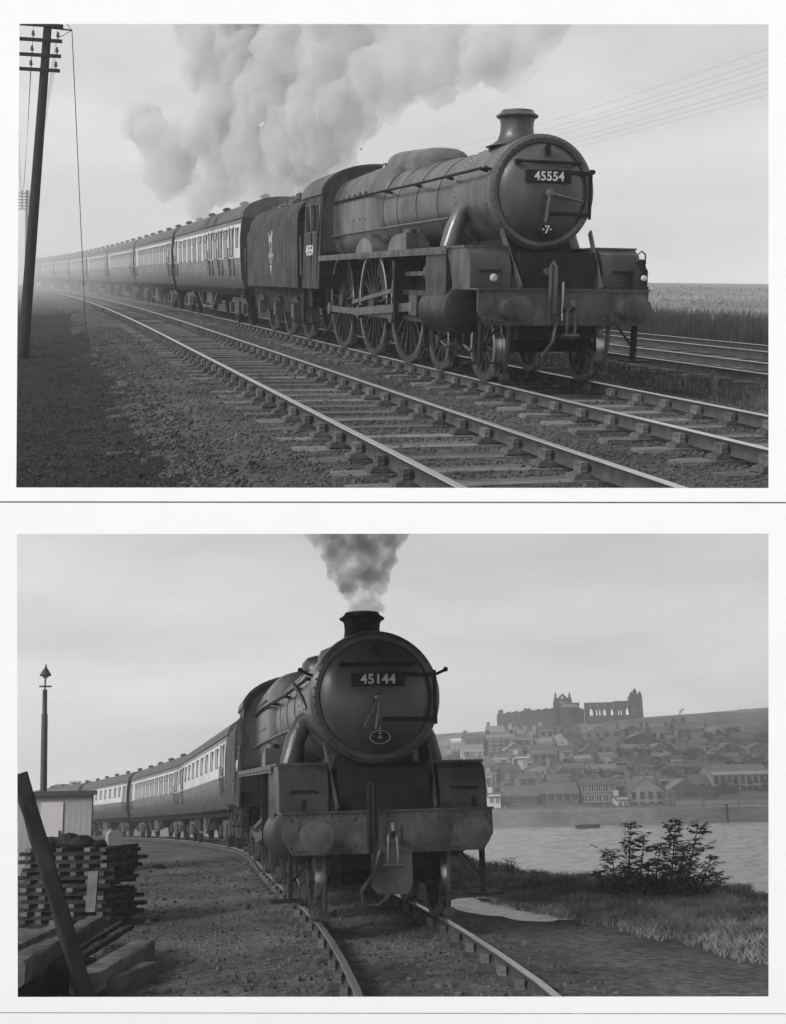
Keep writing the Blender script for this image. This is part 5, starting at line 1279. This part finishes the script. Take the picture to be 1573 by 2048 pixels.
# gable with lancets
def gable(x):
    u = x/S+996
    if u < 1115 or u > 1146: return Z(1403)
    return Z(1387+abs(u-1130.5)*.95)
awall('gable', 1112, 1149, gable, [(X(1124), X(1127), Z(1409), Z(1400), .5), (X(1129), X(1132), Z(1409), Z(1399), .5), (X(1134), X(1137), Z(1409), Z(1400), .5), (X(1127.5), X(1133.5), Z(1396.5), Z(1390.5), 1)], 1, 3.2)
for u in (1116.5, 1145):
    MB().bx(X(u-3), X(u+3), .6, 3.6, 0, Z(1400)).prism([(X(u-2.6), Z(1400)), (X(u+2.6), Z(1400)), (X(u), Z(1384))], 'Y', 1.0, 3.0).build('turret', 'stone', ab, False)
awall('choir_wall', 1149, 1164, lambda x: Z(1406 if x < X(1158) else 1405), [], 2, 4)
awall('broken_wall', 1164, 1173, lambda x: Z(1416+((int(x/S) % 3))*1.5), [], 2, 4)
MB().prism([(X(1120), Z(1417)), (X(1156), Z(1417)), (X(1150), Z(1411)), (X(1128), Z(1411))], 'Y', -4, -1).build('lean_to_roof', 'tile_roof', ab, False)
# nave with open arcade
arc = [(X(1181.5), X(1190), Z(1433), Z(1418), .9), (X(1194.5), X(1199), Z(1433), Z(1419), .8), (X(1200.5), X(1205), Z(1433), Z(1419), .8), (X(1209), X(1216), Z(1433), Z(1419), .8), (X(1224), X(1231), Z(1433), Z(1419.5), .8), (X(1239), X(1243), Z(1433), Z(1419.5), .8), (X(1244), X(1248), Z(1433), Z(1419.5), .8), (X(1254), X(1262.5), Z(1433), Z(1418), .9)]
cl = [(X(u), X(u+2.8), Z(1415.5), Z(1410), .6) for u in (1184, 1198.5, 1212.5, 1229, 1258)]
awall('nave_wall', 1173, 1265, lambda x: Z(1407) if x < X(1231) else Z(1405), arc+cl, 0, 1.6)
low = MB()
for u in (1176, 1192, 1207, 1220, 1236, 1251, 1264): low.bx(X(u-1.2), X(u+1.2), -1.2, .2, -4, Z(1434))
low.build('buttress', 'stone', ab, False)
MB().bx(X(1173), X(1266), -3.5, -1.4, -5, Z(1436)).build('aisle_wall', 'stone', ab, False)
awall('tower', 1264, 1287, lambda x: Z(1396), [(X(1274), X(1277), Z(1420), Z(1415), .6)], -1.2, 3.2)
for u, v, w in ((1267, 1387, 2.4), (1274.5, 1381, 2.8), (1284, 1387, 2.8), (1280, 1392, 2)):
    MB().bx(X(u-w), X(u+w), -.8, 1.2, Z(1396.5), Z(v+5)).prism([(X(u-w), Z(v+5)), (X(u+w), Z(v+5)), (X(u), Z(v))], 'Y', -.7, 1.1).build('pinnacle', 'stone', ab, False)
e, z = hp(1356, 1438, 318); bare_tree(TR(e, 318, zh(e, 318)-.3) @ Matrix.Rotation(R(35), 4, 'Y'), 3.2, 'small wind-bent tree alone on the skyline right of the abbey', 21)

# little life on the far quay and water
pst = MB().lathe([(.16, -.3), (.16, .7), (.22, .75), (.22, .95), (0, 1.0)], n=10).mesh('mooring_post', 'quay_stone')
for i, u in enumerate(range(1012, 1545, 66)):
    e, z = hp(u+(i*37 % 11), 1628, 190.5)
    o = link('mooring_post', pst, None, TR(e, 190.5, QZ)); tag(o, 'stubby mooring post on the far quay edge, %s of the row from the left' % (ORD+['ninth', 'tenth'])[i], 'mooring post', 'mooring posts on the far quay')
e, z = hp(1176, 1664, 178); bt = thing('rowing_boat', 'small dark rowing boat on the water near the far quay', 'boat', TR(e, 178, -6.0, .2))
MB().loft([[(x, y*w, .55*h) for y, h in ((-.6, 1), (-.45, .3), (0, 0), (.45, .3), (.6, 1), (.5, 1), (0, .25), (-.5, 1))] for x, w, h in ((-1.8, .6, 1), (-1.2, 1, .9), (0, 1.1, .85), (1.2, .8, 1), (2.0, .08, 1.2))]).build('hull', 'tarred_timber', bt); MB().bx(-.2, .2, -.55, .55, .3, .36).build('thwart', 'timber', bt)
e, z = hp(1458, 1655, 187.6); wp = tag(MB().cyl((0, 0, -1), (0, 0, 2.6), .22, .18, 10).lathe([(.3, 2.55), (.3, 2.75), (0, 2.8)], n=10).build('mooring_pile', 'tarred_timber'), 'dark wooden pile standing against the quay wall at right', 'pile'); wp.matrix_world = BASE @ TR(e, 187.6, -6)
# chimney smoke over the town
volume_material('town_smoke_volume', .35, .97)
BASE = Matrix.Identity(4)
plume('chimney_smoke', 'pale chimney smoke drifting over the hillside left of centre', [(1160, 1512, 6, 262), (1150, 1506, 9, 262), (1140, 1498, 11, 262), (1128, 1488, 12, 262), (1118, 1476, 10, 262)], .35, .5, .5, 'town_smoke_volume', VH)
plume('chimney_smoke', 'pale curl of chimney smoke above the three-storey quay block', [(1230, 1538, 4, 240), (1226, 1530, 7, 240), (1217, 1524, 9, 240), (1207, 1521, 7, 240)], .35, .4, .5, 'town_smoke_volume', VH)
# distant roofs left of the train
BASE = HF
px_house('distant roof with a square chimney showing above the hut', 96, 192, 1600, 1576, 1571, 150, cols=0, chim=0, d=9)
e, z = hp(150, 1576, 148); ck = thing('chimney_stack', 'square chimney stack rising above the hut roof', 'chimney', TR(e, 148, z-3)); MB().bx(-.5, .5, -.5, .5, 0, 3.6).build('stack', 'plaster_wall', ck, False); MB().bx(-.6, .6, -.6, .6, 3.6, 3.8).build('cap', 'plaster_wall', ck, False)
BASE = Matrix.Identity(4)

# ------------------------------------------------------------------ the air
volume_material('haze_air', .0013, .97)
hz_ = MB().bx(-170, 260, -32, 350, -8, 125).build('haze', 'haze_air', None, False); tag(hz_, 'pale haze hanging over the whole scene', None, None, 'stuff')

# ------------------------------------------------------------------ white display panels that hold the two views
PD = 5.4
def panel(name, label, outer, inner, d0, d1, m='card'):
    """flat panel with one opening, standing between the viewer and the two stages; corner points given in photograph pixels"""
    mb = MB()
    def q(l, d): return [CAM @ (Vector(((u-PPX)/FPX, -(v-PPY)/FPX, -1))*d) for u, v in l]
    o0, o1 = q(outer, d0), q(outer, d1*1.0); i0, i1 = q(inner, d0), q(inner, d1)
    if inner:
        vs = o0+i0+o1+i1
        fs = []
        for k in range(4):
            n = (k+1) % 4
            fs += [(k, n, 4+n, 4+k), (8+n, 8+k, 12+k, 12+n), (k, 8+k, 8+n, n), (4+k, 4+n, 12+n, 12+k)]
    else: vs = o0+o1; fs = [(0, 1, 2, 3), (7, 6, 5, 4)]+[(k, 4+k, 4+(k+1) % 4, (k+1) % 4) for k in range(4)]
    mb.add(vs, fs); return tag(mb.build(name, m, None, False), label, 'panel')
panel('display_panel', 'white panel with a wide opening onto the express train', [(-260, -240), (1833, -240), (1833, 1004), (-260, 1002.2)], [(39, 47), (1538, 48), (1538, 976), (32.5, 975)], PD, PD+.012)
panel('display_panel', 'white panel with a wide opening onto the harbour train', [(-260, 1005.2), (1833, 1007), (1833, 2028), (-260, 2025)], [(34, 1068), (1538, 1067), (1538, 1993.5), (35.5, 1994.5)], PD, PD+.012)
panel('skirting_panel', 'plain white panel along the bottom under the lower opening', [(-260, 2026.2), (1833, 2029.2), (1833, 2300), (-260, 2300)], [], PD+.004, PD+.016)
panel('joint_strip', 'grey strip closing the joint between the two white panels', [(-260, 985), (1833, 985), (1833, 1030), (-260, 1030)], [], PD+.016, PD+.04, 'card_edge')
